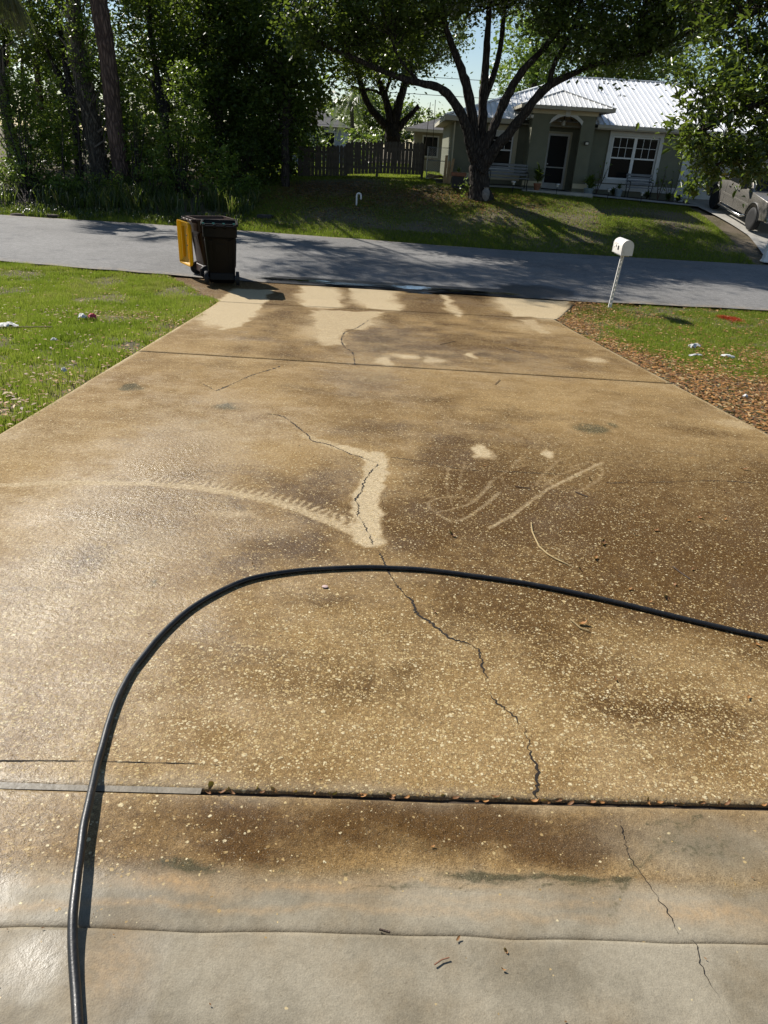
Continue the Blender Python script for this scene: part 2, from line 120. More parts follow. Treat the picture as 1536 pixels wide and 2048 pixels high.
def np_mesh(name, V, F, attrs=None, smooth=False):
    """mesh from numpy arrays; F is (M,k) with constant k"""
    V = np.asarray(V, np.float32)
    F = np.asarray(F, np.int32)
    me = bpy.data.meshes.new(name)
    me.vertices.add(len(V))
    me.vertices.foreach_set('co', V.ravel())
    k = F.shape[1]
    me.loops.add(F.size)
    me.loops.foreach_set('vertex_index', F.ravel())
    me.polygons.add(len(F))
    me.polygons.foreach_set('loop_start', np.arange(0, F.size, k, dtype=np.int32))
    me.polygons.foreach_set('loop_total', np.full(len(F), k, np.int32))
    if smooth:
        me.polygons.foreach_set('use_smooth', np.ones(len(F), bool))
    for an, av in (attrs or {}).items():
        av = np.asarray(av, np.float32)
        if av.ndim == 1:
            a = me.attributes.new(an, 'FLOAT', 'POINT')
            a.data.foreach_set('value', av)
        else:
            a = me.attributes.new(an, 'FLOAT_COLOR', 'POINT')
            c = np.ones((len(av), 4), np.float32)
            c[:, :3] = av
            a.data.foreach_set('color', c.ravel())
    me.update(calc_edges=True)
    return me


class MB:
    """collects polygons for one mesh"""

    def __init__(self):
        self.v = []
        self.f = []

    def poly(self, pts):
        n = len(self.v)
        self.v += [tuple(p) for p in pts]
        self.f.append(tuple(range(n, n + len(pts))))
        return self

    def box(self, x0, x1, y0, y1, z0, z1):
        n = len(self.v)
        self.v += [(x0, y0, z0), (x1, y0, z0), (x1, y1, z0), (x0, y1, z0), (x0, y0, z1), (x1, y0, z1), (x1, y1, z1), (x0, y1, z1)]
        self.f += [tuple(n + i for i in q) for q in ((0, 3, 2, 1), (4, 5, 6, 7), (0, 1, 5, 4), (1, 2, 6, 5), (2, 3, 7, 6), (3, 0, 4, 7))]
        return self

    def prism(self, pts, vec):
        """polygon pts swept along vec"""
        n = len(self.v)
        m = len(pts)
        self.v += [tuple(p) for p in pts] + [tuple(p[i] + vec[i] for i in range(3)) for p in pts]
        self.f.append(tuple(n + i for i in range(m))[::-1])
        self.f.append(tuple(n + m + i for i in range(m)))
        for i in range(m):
            j = (i + 1) % m
            self.f.append((n + i, n + j, n + m + j, n + m + i))
        return self

    def bar(self, a, b, w, h=None, up=(0, 0, 1)):
        a = Vector(a); b = Vector(b)
        h = w if h is None else h
        d = (b - a).normalized()
        s = d.cross(Vector(up))
        if s.length < 1e-4: s = d.cross(Vector((1, 0, 0)))
        s.normalize()
        u = s.cross(d)
        q = [a + s * w / 2 * i + u * h / 2 * j for i, j in ((-1, -1), (1, -1), (1, 1), (-1, 1))]
        return self.prism(q, b - a)

    def tube(self, pts, rad, n=8, cap=True):
        pts = [Vector(p) for p in pts]
        if not hasattr(rad, '__len__'): rad = [rad] * len(pts)
        base = len(self.v)
        ref = None
        for i, p in enumerate(pts):
            d = (pts[min(i + 1, len(pts) - 1)] - pts[max(i - 1, 0)]).normalized()
            if ref is None:
                ref = Vector((0, 0, 1)) if abs(d.z) < .9 else Vector((1, 0, 0))
            s = d.cross(ref).normalized()
            u = s.cross(d).normalized()
            ref = u
            for k in range(n):
                a = 2 * math.pi * k / n
                self.v.append(tuple(p + (s * math.cos(a) + u * math.sin(a)) * rad[i]))
        for i in range(len(pts) - 1):
            for k in range(n):
                a = base + i * n + k
                b = base + i * n + (k + 1) % n
                self.f.append((a, b, b + n, a + n))
        if cap:
            self.f.append(tuple(base + k for k in range(n))[::-1])
            e = base + (len(pts) - 1) * n
            self.f.append(tuple(e + k for k in range(n)))
        return self

    def lathe(self, prof, n=20, c=(0, 0, 0), axis='z'):
        base = len(self.v)
        for r, h in prof:
            for k in range(n):
                a = 2 * math.pi * k / n
                x, y = r * math.cos(a), r * math.sin(a)
                p = (x, y, h) if axis == 'z' else ((h, x, y) if axis == 'x' else (x, h, y))
                self.v.append(tuple(c[i] + p[i] for i in range(3)))
        for i in range(len(prof) - 1):
            for k in range(n):
                a = base + i * n + k
                b = base + i * n + (k + 1) % n
                self.f.append((a, b, b + n, a + n))
        self.f.append(tuple(base + k for k in range(n))[::-1])
        e = base + (len(prof) - 1) * n
        self.f.append(tuple(e + k for k in range(n)))
        return self

    def loft(self, rings, cap0=True, cap1=True):
        base = len(self.v)
        m = len(rings[0])
        for r in rings: self.v += [tuple(p) for p in r]
        for i in range(len(rings) - 1):
            for k in range(m):
                a = base + i * m + k
                b = base + i * m + (k + 1) % m
                self.f.append((a, b, b + m, a + m))
        if cap0: self.f.append(tuple(base + k for k in range(m))[::-1])
        if cap1: self.f.append(tuple(base + (len(rings) - 1) * m + k for k in range(m)))
        return self

    def mesh(self, name, smooth=False, bevel=0.0, seg=2):
        me = bpy.data.meshes.new(name)
        me.from_pydata(self.v, [], self.f)
        bm = bmesh.new()
        bm.from_mesh(me)
        bmesh.ops.recalc_face_normals(bm, faces=bm.faces)
        if bevel > 0:
            es = [e for e in bm.edges if len(e.link_faces) == 2 and e.calc_face_angle(0) > .5]
            bmesh.ops.bevel(bm, geom=es, offset=bevel, segments=seg, profile=.5, affect='EDGES', clamp_overlap=True)
        if smooth:
            for f in bm.faces: f.smooth = True
            for e in bm.edges:
                if len(e.link_faces) == 2 and e.calc_face_angle(0) > .7: e.smooth = False
        bm.to_mesh(me)
        bm.free()
        me.update()
        return me

    def build(self, name, mat, parent=None, smooth=False, bevel=0.0, seg=2):
        return link(name, self.mesh(name, smooth, bevel, seg), mat, parent)


def smooth_line(pts, step):
    """Catmull-Rom resample; pts may carry extra columns"""
    P = np.asarray(pts, float)
    P = np.vstack([2 * P[0] - P[1], P, 2 * P[-1] - P[-2]])
    out = []
    for i in range(1, len(P) - 2):
        d = np.linalg.norm(P[i + 1, :3] - P[i, :3]) if P.shape[1] >= 3 else np.linalg.norm(P[i + 1] - P[i])
        n = max(1, int(math.ceil(d / step)))
        for t in np.arange(n) / n:
            out.append(.5 * (2 * P[i] + (P[i + 1] - P[i - 1]) * t + (2 * P[i - 1] - 5 * P[i] + 4 * P[i + 1] - P[i + 2]) * t ** 2
                             + (3 * P[i] - P[i - 1] - 3 * P[i + 1] + P[i + 2]) * t ** 3))
    out.append(P[-2])
    return np.array(out)


_vn = {}


def vn(x, y, scale, seed=0):
    """smooth value noise 0..1"""
    if seed not in _vn: _vn[seed] = np.random.default_rng(1000 + seed).random((256, 256))
    T = _vn[seed]
    x = np.asarray(x, float) / scale + 57.3
    y = np.asarray(y, float) / scale + 31.7
    xi = np.floor(x).astype(int); yi = np.floor(y).astype(int)
    fx = x - xi; fy = y - yi
    fx = fx * fx * (3 - 2 * fx); fy = fy * fy * (3 - 2 * fy)
    g = lambda a, b: T[a % 256, b % 256]
    return (g(xi, yi) * (1 - fx) + g(xi + 1, yi) * fx) * (1 - fy) + (g(xi, yi + 1) * (1 - fx) + g(xi + 1, yi + 1) * fx) * fy


def fbm(x, y, scale, seed=0, o=3):
    s = 0; a = .5; t = 0
    for i in range(o):
        s = s + a * vn(x, y, scale / 2 ** i, seed + i); t += a; a *= .5
    return s / t


# ---------------------------------------------------------------- materials
def new_mat(name):
    m = bpy.data.materials.new(name)
    m.use_nodes = True
    nt = m.node_tree
    return m, nt, nt.nodes['Principled BSDF']


class N:
    """small node-graph helper"""

    def __init__(self, nt):
        self.nt = nt

    def node(self, t, ins=None, **kw):
        n = self.nt.nodes.new(t)
        for k, v in kw.items(): setattr(n, k, v)
        for k, v in (ins or {}).items(): self.set(n.inputs[k], v)
        return n

    def set(self, sock, v):
        if isinstance(v, bpy.types.NodeSocket): self.nt.links.new(v, sock)
        else: sock.default_value = v

    def math(self, op, a, b=0.0, c=0.0, clamp=False):
        n = self.node('ShaderNodeMath', operation=op, use_clamp=clamp)
        self.set(n.inputs[0], a); self.set(n.inputs[1], b)
        if op in ('MULTIPLY_ADD', 'SMOOTH_MIN'): self.set(n.inputs[2], c)
        return n.outputs[0]

    def mix(self, f, a, b, blend='MIX'):
        n = self.node('ShaderNodeMix', data_type='RGBA', blend_type=blend)
        self.set(n.inputs[0], f)
        self.set(n.inputs[6], a if isinstance(a, bpy.types.NodeSocket) else (*a, 1))
        self.set(n.inputs[7], b if isinstance(b, bpy.types.NodeSocket) else (*b, 1))
        return n.outputs[2]

    def rng(self, v, a, b, c=0.0, d=1.0, smooth=True):
        n = self.node('ShaderNodeMapRange', interpolation_type='SMOOTHSTEP' if smooth else 'LINEAR')
        self.set(n.inputs[0], v)
        for i, q in enumerate((a, b, c, d)): n.inputs[i + 1].default_value = q
        return n.outputs[0]

    def coord(self):
        return self.node('ShaderNodeTexCoord').outputs['Object']

    def noise(self, co, scale, detail=3.0, rough=.55, dist=0.0):
        return self.node('ShaderNodeTexNoise', {'Vector': co, 'Scale': scale, 'Detail': detail, 'Roughness': rough, 'Distortion': dist}).outputs[0]

    def ramp(self, f, stops):
        n = self.node('ShaderNodeValToRGB')
        self.set(n.inputs[0], f)
        cr = n.color_ramp
        while len(cr.elements) < len(stops): cr.elements.new(.5)
        for e, (p, c) in zip(cr.elements, stops):
            e.position = p; e.color = (*c, 1)
        return n.outputs[0]

    def attr(self, name):
        return self.node('ShaderNodeAttribute', attribute_name=name)

    def bump(self, h, strength, dist=.01):
        return self.node('ShaderNodeBump', {'Height': h, 'Strength': strength, 'Distance': dist}).outputs[0]


def simple(name, col, rough=.6, var=.25, scale=6.0, bump=.2, bscale=None, spec=.4, metal=0.0, dirt=None, bdist=.005):
    """colour with two-scale mottling, fine relief and optional grime"""
    m, nt, b = new_mat(name)
    n = N(nt)
    co = n.coord()
    a = n.noise(co, scale, 4)
    a2 = n.noise(co, scale * 7, 3)
    f = n.math('ADD', n.math('MULTIPLY', a, .65), n.math('MULTIPLY', a2, .35))
    lo = tuple(c * (1 - var) for c in col)
    hi = tuple(min(1, c * (1 + var)) for c in col)
    c = n.mix(n.rng(f, .3, .7), lo, hi)
    if dirt:
        c = n.mix(n.rng(n.noise(co, scale * .6, 5, .65), .5, .75, 0, dirt[1]), c, dirt[0])
    nt.links.new(c, b.inputs['Base Color'])
    n.set(b.inputs['Roughness'], n.rng(a2, .2, .8, max(.02, rough - .08), min(1, rough + .08)))
    b.inputs['Specular IOR Level'].default_value = spec
    b.inputs['Metallic'].default_value = metal
    if bump: nt.links.new(n.bump(n.noise(co, bscale or scale * 10, 4), bump, bdist), b.inputs['Normal'])
    return m


def leaf_mat(name, stops, trans=.35, rough=.38, spec=.5):
    m, nt, b = new_mat(name)
    n = N(nt)
    t = n.attr('tint').outputs['Fac']
    c = n.ramp(t, stops)
    nt.links.new(c, b.inputs['Base Color'])
    b.inputs['Roughness'].default_value = rough
    b.inputs['Specular IOR Level'].default_value = spec
    tr = n.node('ShaderNodeBsdfTranslucent')
    cc = n.mix(.5, c, (.30, .42, .04))
    nt.links.new(n.mix(1.0, c, cc, 'MIX'), tr.inputs[0])
    mx = n.node('ShaderNodeMixShader')
    mx.inputs[0].default_value = trans
    nt.links.new(b.outputs[0], mx.inputs[1])
    nt.links.new(tr.outputs[0], mx.inputs[2])
    nt.links.new(mx.outputs[0], nt.nodes['Material Output'].inputs[0])
    return m


def bark_mat(name, c0, c1, sc=5.0):
    m, nt, b = new_mat(name)
    n = N(nt)
    co = n.coord()
    mp = n.node('ShaderNodeMapping', {'Vector': co})
    mp.inputs['Scale'].default_value = (1, 1, .22)
    v = n.node('ShaderNodeTexVoronoi', {'Vector': mp.outputs[0], 'Scale': sc * 3.2}, feature='DISTANCE_TO_EDGE').outputs[0]
    a = n.noise(mp.outputs[0], sc * 2, 5, .65)
    k = n.rng(n.math('ADD', n.math('MULTIPLY', v, 1.2), n.math('MULTIPLY', a, .6)), .2, .75)
    nt.links.new(n.mix(k, c0, c1), b.inputs['Base Color'])
    b.inputs['Roughness'].default_value = .92
    b.inputs['Specular IOR Level'].default_value = .2
    nt.links.new(n.bump(k, .9, .04), b.inputs['Normal'])
    return m


M = {}
M['oak_leaf'] = leaf_mat('oak leaf', [(0, (.026, .042, .011)), (.5, (.056, .084, .018)), (1, (.12, .15, .03))], .4)
M['dark_leaf'] = leaf_mat('dark evergreen leaf', [(0, (.026, .045, .014)), (.6, (.062, .098, .021)), (1, (.15, .19, .04))], .42)
M['shrub_leaf'] = leaf_mat('shrub leaf', [(0, (.05, .09, .02)), (.5, (.125, .19, .034)), (1, (.25, .31, .06))], .48)
M['bright_leaf'] = leaf_mat('sunlit shrub leaf', [(0, (.07, .12, .025)), (.5, (.13, .20, .04)), (1, (.24, .30, .07))], .4)
M['near_leaf'] = leaf_mat('glossy laurel oak leaf', [(0, (.022, .042, .012)), (.6, (.050, .080, .018)), (.93, (.095, .125, .028)), (1, (.30, .26, .05))], .36, .3, .5)
M['grass'] = leaf_mat('lawn grass', [(0, (.07, .11, .014)), (.45, (.165, .21, .026)), (.75, (.28, .30, .045)), (.9, (.30, .25, .09)), (1, (.36, .29, .15))], .48, .5, .3)
M['tall_grass'] = leaf_mat('tall roadside grass', [(0, (.025, .045, .012)), (.6, (.06, .085, .022)), (1, (.26, .22, .11))], .35)
M['red_grass'] = leaf_mat('red marking paint on grass', [(0, (.45, .03, .02)), (1, (.62, .07, .05))], .15)
M['dead_leaf'] = leaf_mat('dead leaf', [(0, (.13, .06, .025)), (.45, (.28, .13, .05)), (.8, (.45, .22, .07)), (1, (.55, .42, .22))], .15, .6, .3)
M['palm_dead'] = leaf_mat('dead palm frond', [(0, (.11, .095, .05)), (.6, (.16, .14, .07)), (1, (.13, .16, .05))], .25)
M['palm'] = leaf_mat('palm frond', [(0, (.05, .075, .03)), (1, (.13, .16, .07))], .3)
M['oak_bark'] = bark_mat('oak bark', (.020, .016, .013), (.075, .062, .050), 4)
M['pine_bark'] = bark_mat('pine bark', (.045, .030, .025), (.17, .115, .09), 3.5)
M['palm_bark'] = bark_mat('palm bark', (.05, .042, .034), (.16, .14, .11), 6)
M['boot'] = simple('palm boot', (.17, .145, .115), .9, .3, 5, .4)
M['hose'] = simple('black rubber hose', (.011, .012, .013), .40, .3, 20, .25, 160, .45, bdist=.0015, dirt=((.06, .05, .04), .6))
M['bin_black'] = simple('black bin plastic', (.0045, .004, .0038), .42, .3, 5, .15, 300, .18, bdist=.001, dirt=((.009, .006, .0045), .5))
M['bin_brown'] = simple('brown bin plastic', (.040, .014, .007), .42, .3, 5, .15, 300, .5, bdist=.001)
M['lid_yellow'] = leaf_mat('yellow bin lid', [(0, (.86, .46, .008)), (1, (.9, .52, .012))], .45, .35, .5)
M['rubber'] = simple('tyre rubber', (.016, .016, .017), .7, .25, 12, .2)
M['hub'] = simple('dark plastic hub', (.04, .04, .042), .5, .2, 12, .1)
M['hinge'] = simple('teal hinge glint', (.04, .22, .19), .4, .2, 20, .1)  # sky glint on the hinge lugs, put into a teal colour
M['white_paint'] = simple('white painted metal', (.78, .76, .71), .4, .06, 9, .05, dirt=((.45, .38, .28), .5))
M['white_plain'] = simple('white vinyl', (.74, .74, .72), .45, .06, 9, .05)
M['slot'] = simple('dark slot', (.03, .03, .03), .8, .1, 5, 0)
M['stucco'] = simple('sage stucco', (.165, .168, .118), .9, .1, 3, .5, 60)
M['stucco_side'] = M['stucco']
M['trim'] = simple('cream trim', (.52, .47, .33), .8, .08, 3, .2, 60)
M['trim_white'] = simple('off white trim', (.58, .58, .55), .7, .08, 3, .2, 60)
M['roof_white'] = simple('white metal roofing', (.82, .83, .84), .38, .05, 2, .04, 30, .5, dirt=((.5, .5, .48), .3))
M['fascia'] = simple('fascia', (.45, .42, .34), .6, .1, 3, .1)
M['soffit'] = simple('soffit', (.33, .31, .25), .8, .1, 3, .1)
M['slab_walk'] = simple('pale walk concrete', (.40, .38, .34), .85, .15, 2, .3, 40)
M['shingle'] = simple('grey shingles', (.10, .095, .095), .9, .25, 8, .5, 30)
M['tan_wall'] = simple('tan stucco', (.27, .25, .18), .9, .1, 2, .3)
M['blue_wall'] = simple('pale blue siding', (.32, .36, .40), .8, .1, 2, .2)
M['old_wood'] = simple('weathered fence wood', (.115, .095, .075), .92, .35, 4, .6, 20)
M['board'] = simple('raw boards', (.38, .25, .13), .85, .25, 5, .4)
M['galv'] = simple('galvanised steel', (.42, .43, .43), .45, .15, 12, .1, metal=.7)
M['bench'] = simple('grey painted bench slats', (.18, .19, .20), .7, .2, 6, .2)
M['iron'] = simple('black iron', (.02, .02, .02), .5, .2, 8, .1)
M['pot_blue'] = simple('blue grey ceramic', (.22, .27, .30), .35, .2, 8, .1)
M['jar'] = simple('pale ceramic jar', (.20, .185, .165), .6, .35, 16, .3)
M['terracotta'] = simple('terracotta', (.25, .11, .06), .8, .2, 8, .2)
M['truck'] = simple('pewter truck paint', (.25, .235, .21), .28, .05, 3, 0, spec=.5, metal=.45)
M['chrome'] = simple('chrome', (.6, .6, .6), .16, .05, 4, 0, metal=1)
M['alloy'] = simple('alloy wheel', (.42, .42, .41), .35, .1, 6, 0, spec=.5, metal=.2)
M['black_trim'] = simple('black trim', (.02, .02, .02), .5, .1, 6, .05)
M['paper'] = simple('litter paper', (.58, .58, .56), .7, .08, 20, .2)
M['red_paper'] = simple('red litter', (.45, .04, .07), .5, .1, 20, .1)
M['red_flag'] = simple('red marker flag', (.55, .03, .03), .6, .1, 10, .05)
M['twig'] = simple('dry twig', (.36, .27, .13), .85, .3, 30, .3)
M['twig_dark'] = simple('dark wet twig', (.06, .035, .02), .6, .3, 30, .3)
M['joint'] = simple('joint dirt', (.05, .035, .022), .9, .5, 25, .5)
M['crack'] = simple('crack shadow dirt', (.018, .013, .009), .95, .4, 60, .3)
M['mulch'] = simple('dark mulch', (.05, .035, .025), .95, .4, 12, .8)
M['rope'] = simple('rope', (.12, .10, .08), .9, .2, 20, .1)
M['wire'] = simple('power line', (.04, .04, .04), .6, .1, 5, 0)
M['pebble'] = simple('pink pebble', (.55, .40, .35), .6, .2, 40, .1)
M['lamp_glass'] = simple('frosted lamp glass', (.6, .58, .5), .3, .05, 5, 0)


def glass_mat(name, tint, rough=.03):
    m, nt, b = new_mat(name)
    n = N(nt)
    b.inputs['Base Color'].default_value = (*tint, 1)
    b.inputs['Roughness'].default_value = rough
    b.inputs['Specular IOR Level'].default_value = .12
    nt.links.new(n.bump(n.noise(n.coord(), 1.3, 2), .12, .05), b.inputs['Normal'])
    return m


M['glass'] = glass_mat('dark window glass', (.012, .014, .014))
M['screen'] = simple('dark door screen', (.012, .012, .012), .7, .2, 30, .1)


def water_mat():
    m, nt, b = new_mat('puddle water')
    n = N(nt)
    nt.nodes.remove(b)
    gl = n.node('ShaderNodeBsdfGlossy', {'Roughness': .03})
    tr = n.node('ShaderNodeBsdfTransparent', {'Color': (.38, .40, .42, 1)})
    fr = n.node('ShaderNodeFresnel', {'IOR': 1.34})
    bp = n.bump(n.noise(n.coord(), 8, 4, .6), .55, .012)
    nt.links.new(bp, gl.inputs['Normal']); nt.links.new(bp, fr.inputs['Normal'])
    mx = n.node('ShaderNodeMixShader')
    nt.links.new(fr.outputs[0], mx.inputs[0]); nt.links.new(tr.outputs[0], mx.inputs[1]); nt.links.new(gl.outputs[0], mx.inputs[2])
    nt.links.new(mx.outputs[0], nt.nodes['Material Output'].inputs[0])
    return m


M['water'] = water_mat()


M['murky'] = simple('murky standing water', (.17, .145, .105), .5, .3, 14, .3, 60, .3)


def concrete_mat():
    m, nt, b = new_mat('stained exposed aggregate concrete')
    n = N(nt)
    co = n.coord()
    A = n.node('ShaderNodeSeparateColor', {0: n.attr('stain').outputs['Color']})   # clean, dark, green
    B = n.node('ShaderNodeSeparateColor', {0: n.attr('wear').outputs['Color']})    # grey, orange, aggregate
    C = n.attr('wet').outputs['Fac']
    clean, dark, green = A.outputs
    grey, orange, agg = B.outputs
    big = n.noise(co, .9, 5, .6)
    mid = n.noise(co, 5, 5, .65)
    fine = n.noise(co, 60, 4, .6)
    grit = n.noise(co, 260, 3, .6)
    base = n.mix(n.rng(big, .3, .7), (.190, .116, .044), (.310, .207, .090))
    base = n.mix(n.rng(mid, .35, .7, 0, .6), base, (.390, .278, .138))
    med = n.noise(co, 19, 4, .65)
    dk = n.rng(n.math('ADD', dark, n.math('ADD', n.math('MULTIPLY', n.math('SUBTRACT', med, .5), .75), n.math('MULTIPLY', n.math('SUBTRACT', mid, .5), .55))), .12, .88)
    dk = n.math('MULTIPLY', dk, n.rng(dark, .02, .3))
    base = n.mix(n.math('MULTIPLY', dk, .92), base, (.076, .037, .008))
    base = n.mix(n.math('MULTIPLY', grey, n.rng(mid, .2, .6, .75, 1.05), clamp=True), base, n.mix(n.rng(n.noise(co, 3.5, 6, .62), .36, .66), (.300, .266, .200), (.185, .162, .118)))
    base = n.mix(n.math('MULTIPLY', orange, n.rng(fine, .3, .7, .5, 1), clamp=True), base, (.40, .255, .12))
    cl = n.rng(n.math('ADD', clean, n.math('ADD', n.math('MULTIPLY', n.math('SUBTRACT', fine, .5), .5), n.math('MULTIPLY', n.math('SUBTRACT', med, .5), .35))), .08, .85)
    cl = n.math('MULTIPLY', cl, n.rng(clean, .03, .2))
    base = n.mix(cl, base, (.500, .405, .262))
    gr = n.rng(n.math('ADD', n.math('MULTIPLY', green, 1.15), n.math('MULTIPLY', n.math('SUBTRACT', fine, .5), 1.3)), .35, .85)
    base = n.mix(n.math('MULTIPLY', gr, .8), base, (.050, .050, .026))
    base = n.mix(n.math('MULTIPLY_ADD', grey, -.7, 1.0), base, n.ramp(fine, [(.2, (.60, .58, .55)), (.8, (1.32, 1.32, 1.3))]), 'MULTIPLY')
    base = n.mix(n.math('MULTIPLY_ADD', grey, -.72, 1.0), base, n.ramp(grit, [(.3, (.50, .47, .44)), (.72, (1.42, 1.42, 1.4))]), 'MULTIPLY')
    # pale shell and lime pebbles flush with the worn surface
    hs = []
    for sc, lo, keep in ((52, .30, .45), (88, .40, 1.5), (150, .42, 1.6)):
        dn = n.node('ShaderNodeMixRGB')
        wv = n.node('ShaderNodeVectorMath', {0: co, 1: n.node('ShaderNodeVectorMath', {0: n.node('ShaderNodeTexNoise', {'Vector': co, 'Scale': sc * 1.2}).outputs[1], 'Scale': .006}, operation='SCALE').outputs[0]}, operation='ADD').outputs[0]
        nt.nodes.remove(dn)
        v = n.node('ShaderNodeTexVoronoi', {'Vector': wv, 'Scale': sc}, feature='F1')
        cs = n.node('ShaderNodeSeparateColor', {0: v.outputs['Color']})
        size = n.rng(n.math('POWER', cs.outputs[0], 1.5), 0, 1, .10, lo + .20, False)
        inside = n.rng(n.math('SUBTRACT', n.math('ADD', size, n.math('MULTIPLY', n.math('SUBTRACT', grit, .5), .35)), v.outputs['Distance']), 0, .10)
        pick = n.math('LESS_THAN', cs.outputs[1], n.math('MULTIPLY', agg, keep))
        mk = n.math('MULTIPLY', inside, pick)
        hs.append(mk)
        pc = n.ramp(cs.outputs[2], [(0, (.24, .15, .055)), (.35, (.40, .28, .12)), (.7, (.52, .40, .20)), (1, (.66, .57, .36))])
        base = n.mix(n.math('MULTIPLY', mk, n.rng(fine, .25, .6, .45, .95)), base, pc)
    base = n.mix(n.math('MULTIPLY', n.rng(n.noise(co, 330, 2), .63, .72, 0, .5), n.math('MULTIPLY_ADD', grey, -.7, 1.0)), base, (.60, .53, .38))
    base = n.mix(n.math('MULTIPLY', n.rng(n.noise(co, 170, 2), .66, .74, 0, .7), n.math('MULTIPLY_ADD', grey, -.5, 1.0)), base, (.07, .048, .028))
    nt.links.new(base, b.inputs['Base Color'])
    wetn = n.rng(n.math('ADD', C, n.math('MULTIPLY', n.math('SUBTRACT', mid, .5), .6)), .15, .9)
    n.set(b.inputs['Roughness'], n.math('MULTIPLY_ADD', wetn, -.58, .80))
    n.set(b.inputs['Specular IOR Level'], n.math('MULTIPLY_ADD', wetn, .55, .10))
    h = n.math('ADD', n.math('MULTIPLY', grit, .6), n.math('MULTIPLY', fine, 1.1))
    h = n.math('ADD', h, n.math('MULTIPLY', n.math('ADD', hs[0], hs[1]), .25))
    h = n.math('ADD', h, n.math('MULTIPLY', n.math('MULTIPLY', wetn, n.noise(co, 34, 3)), 1.6))
    h = n.math('MULTIPLY', h, n.math('MULTIPLY_ADD', grey, -.68, 1.0))
    nt.links.new(n.bump(h, .7, .006), b.inputs['Normal'])
    return m


M['concrete'] = concrete_mat()


def asphalt_mat():
    m, nt, b = new_mat('worn grey asphalt')
    n = N(nt)
    co = n.coord()
    wet = n.attr('wet').outputs['Fac']
    a = n.noise(co, .5, 4); c = n.noise(co, 45, 3); d = n.noise(co, 160, 2)
    base = n.mix(n.rng(a, .3, .7), (.150, .145, .138), (.198, .192, .184))
    base = n.mix(1.0, base, n.ramp(c, [(.25, (.7, .7, .7)), (.75, (1.3, 1.3, 1.3))]), 'MULTIPLY')
    base = n.mix(n.rng(d, .58, .7, 0, .6), base, (.34, .33, .31))
    base = n.mix(n.rng(n.noise(co, 1.6, 6, .7), .52, .68, 0, .45), base, (.085, .085, .088))
    base = n.mix(n.rng(n.noise(co, 90, 2), .64, .72, 0, .6), base, (.045, .045, .047))
    base = n.mix(n.math('MULTIPLY', n.attr('sand').outputs['Fac'], n.rng(n.noise(co, 6, 4), .35, .65)), base, (.26, .21, .15))
    base = n.mix(1.0, base, n.ramp(n.noise(co, 11, 5, .75), [(.3, (.72, .72, .72)), (.7, (1.25, 1.25, 1.24))]), 'MULTIPLY')
    k = n.rng(n.math('ADD', wet, n.math('MULTIPLY', n.math('SUBTRACT', n.noise(co, 2.5, 4), .5), .4)), .35, .55)
    base = n.mix(k, base, (.030, .030, .032))
    nt.links.new(base, b.inputs['Base Color'])
    n.set(b.inputs['Roughness'], n.math('MULTIPLY_ADD', k, -.45, .85))
    b.inputs['Specular IOR Level'].default_value = .35
    nt.links.new(n.bump(n.math('ADD', c, d), .5, .008), b.inputs['Normal'])
    return m


M['asphalt'] = asphalt_mat()


def soil_mat():
    m, nt, b = new_mat('soil and thatch')
    n = N(nt)
    co = n.coord()
    a = n.noise(co, .8, 4); c = n.noise(co, 14, 4); d = n.noise(co, 70, 3)
    base = n.mix(n.rng(a, .35, .65), (.115, .100, .055), (.185, .150, .105))
    base = n.mix(n.rng(c, .45, .7), base, (.20, .165, .12))
    base = n.mix(1.0, base, n.ramp(d, [(.2, (.5, .5, .5)), (.8, (1.4, 1.4, 1.4))]), 'MULTIPLY')
    nt.links.new(base, b.inputs['Base Color'])
    b.inputs['Roughness'].default_value = .95
    b.inputs['Specular IOR Level'].default_value = .15
    nt.links.new(n.bump(n.math('ADD', c, d), .8, .03), b.inputs['Normal'])
    return m


M['soil'] = soil_mat()

# ---------------------------------------------------------------- terrain
RN=np.array([(-300,45),(-60,17.5),(-15,15.5),(-8.14,14.84),(-4.95,14.5),(-3.2,14.3),(3.5,14.3),(7.5,14.6),(15,15),(60,18),(300,30)],float)
RF=np.array([(-300,53),(-60,25.5),(-12.2,22.8),(-7.7,22.8),(-2.7,22.4),(2.9,21.75),(10.9,21.95),(60,25.5),(300,38)],float)
RZ=-0.97
def sm(a,b,v):
    t=np.clip((v-a)/(b-a),0,1); return t*t*(3-2*t)
def dz(y): # driveway/near yard height along y
    y=np.asarray(y,float)
    a=-0.08*y
    t=np.clip((y-10.6)/(14.4-10.6),0,1)
    b=-0.848 - (0.08*(y-10.6) -0.5*0.08*0.62*(y-10.6)*t)
    return np.where(y<10.6,a,np.maximum(b,RZ-.03))
def ground(x,y):
    x=np.asarray(x,float);y=np.asarray(y,float)
    yn=np.interp(x,RN[:,0],RN[:,1]);yf=np.interp(x,RF[:,0],RF[:,1])
    near=dz(np.minimum(y,14.4))
    s=y-yf
    A=np.interp(x,[-20,-6,-2,4,11,20],[1.1,1.15,1.4,1.5,1.25,1.2])
    t=np.clip(s/8.5,0,1)
    far=RZ-.03+A*(1-(1-t)**1.8)
    w=sm(0,1,(y-yn)/np.maximum(yf-yn,.1))
    mid=RZ-.06
    return np.where(y<yn, np.where(y<14.4,near,np.minimum(near,RZ-.02)), np.where(y>yf,far,mid))


def axis(brk):
    """non-uniform grid coordinates from (start, end, step) pieces"""
    o = []
    for a, b, s in brk: o += list(np.arange(a, b - 1e-6, s))
    return np.array(o + [brk[-1][1]])


def grid_faces(ny, nx):
    i = np.arange(ny - 1)[:, None] * nx + np.arange(nx - 1)[None, :]
    return np.stack([i, i + 1, i + nx + 1, i + nx], -1).reshape(-1, 4)


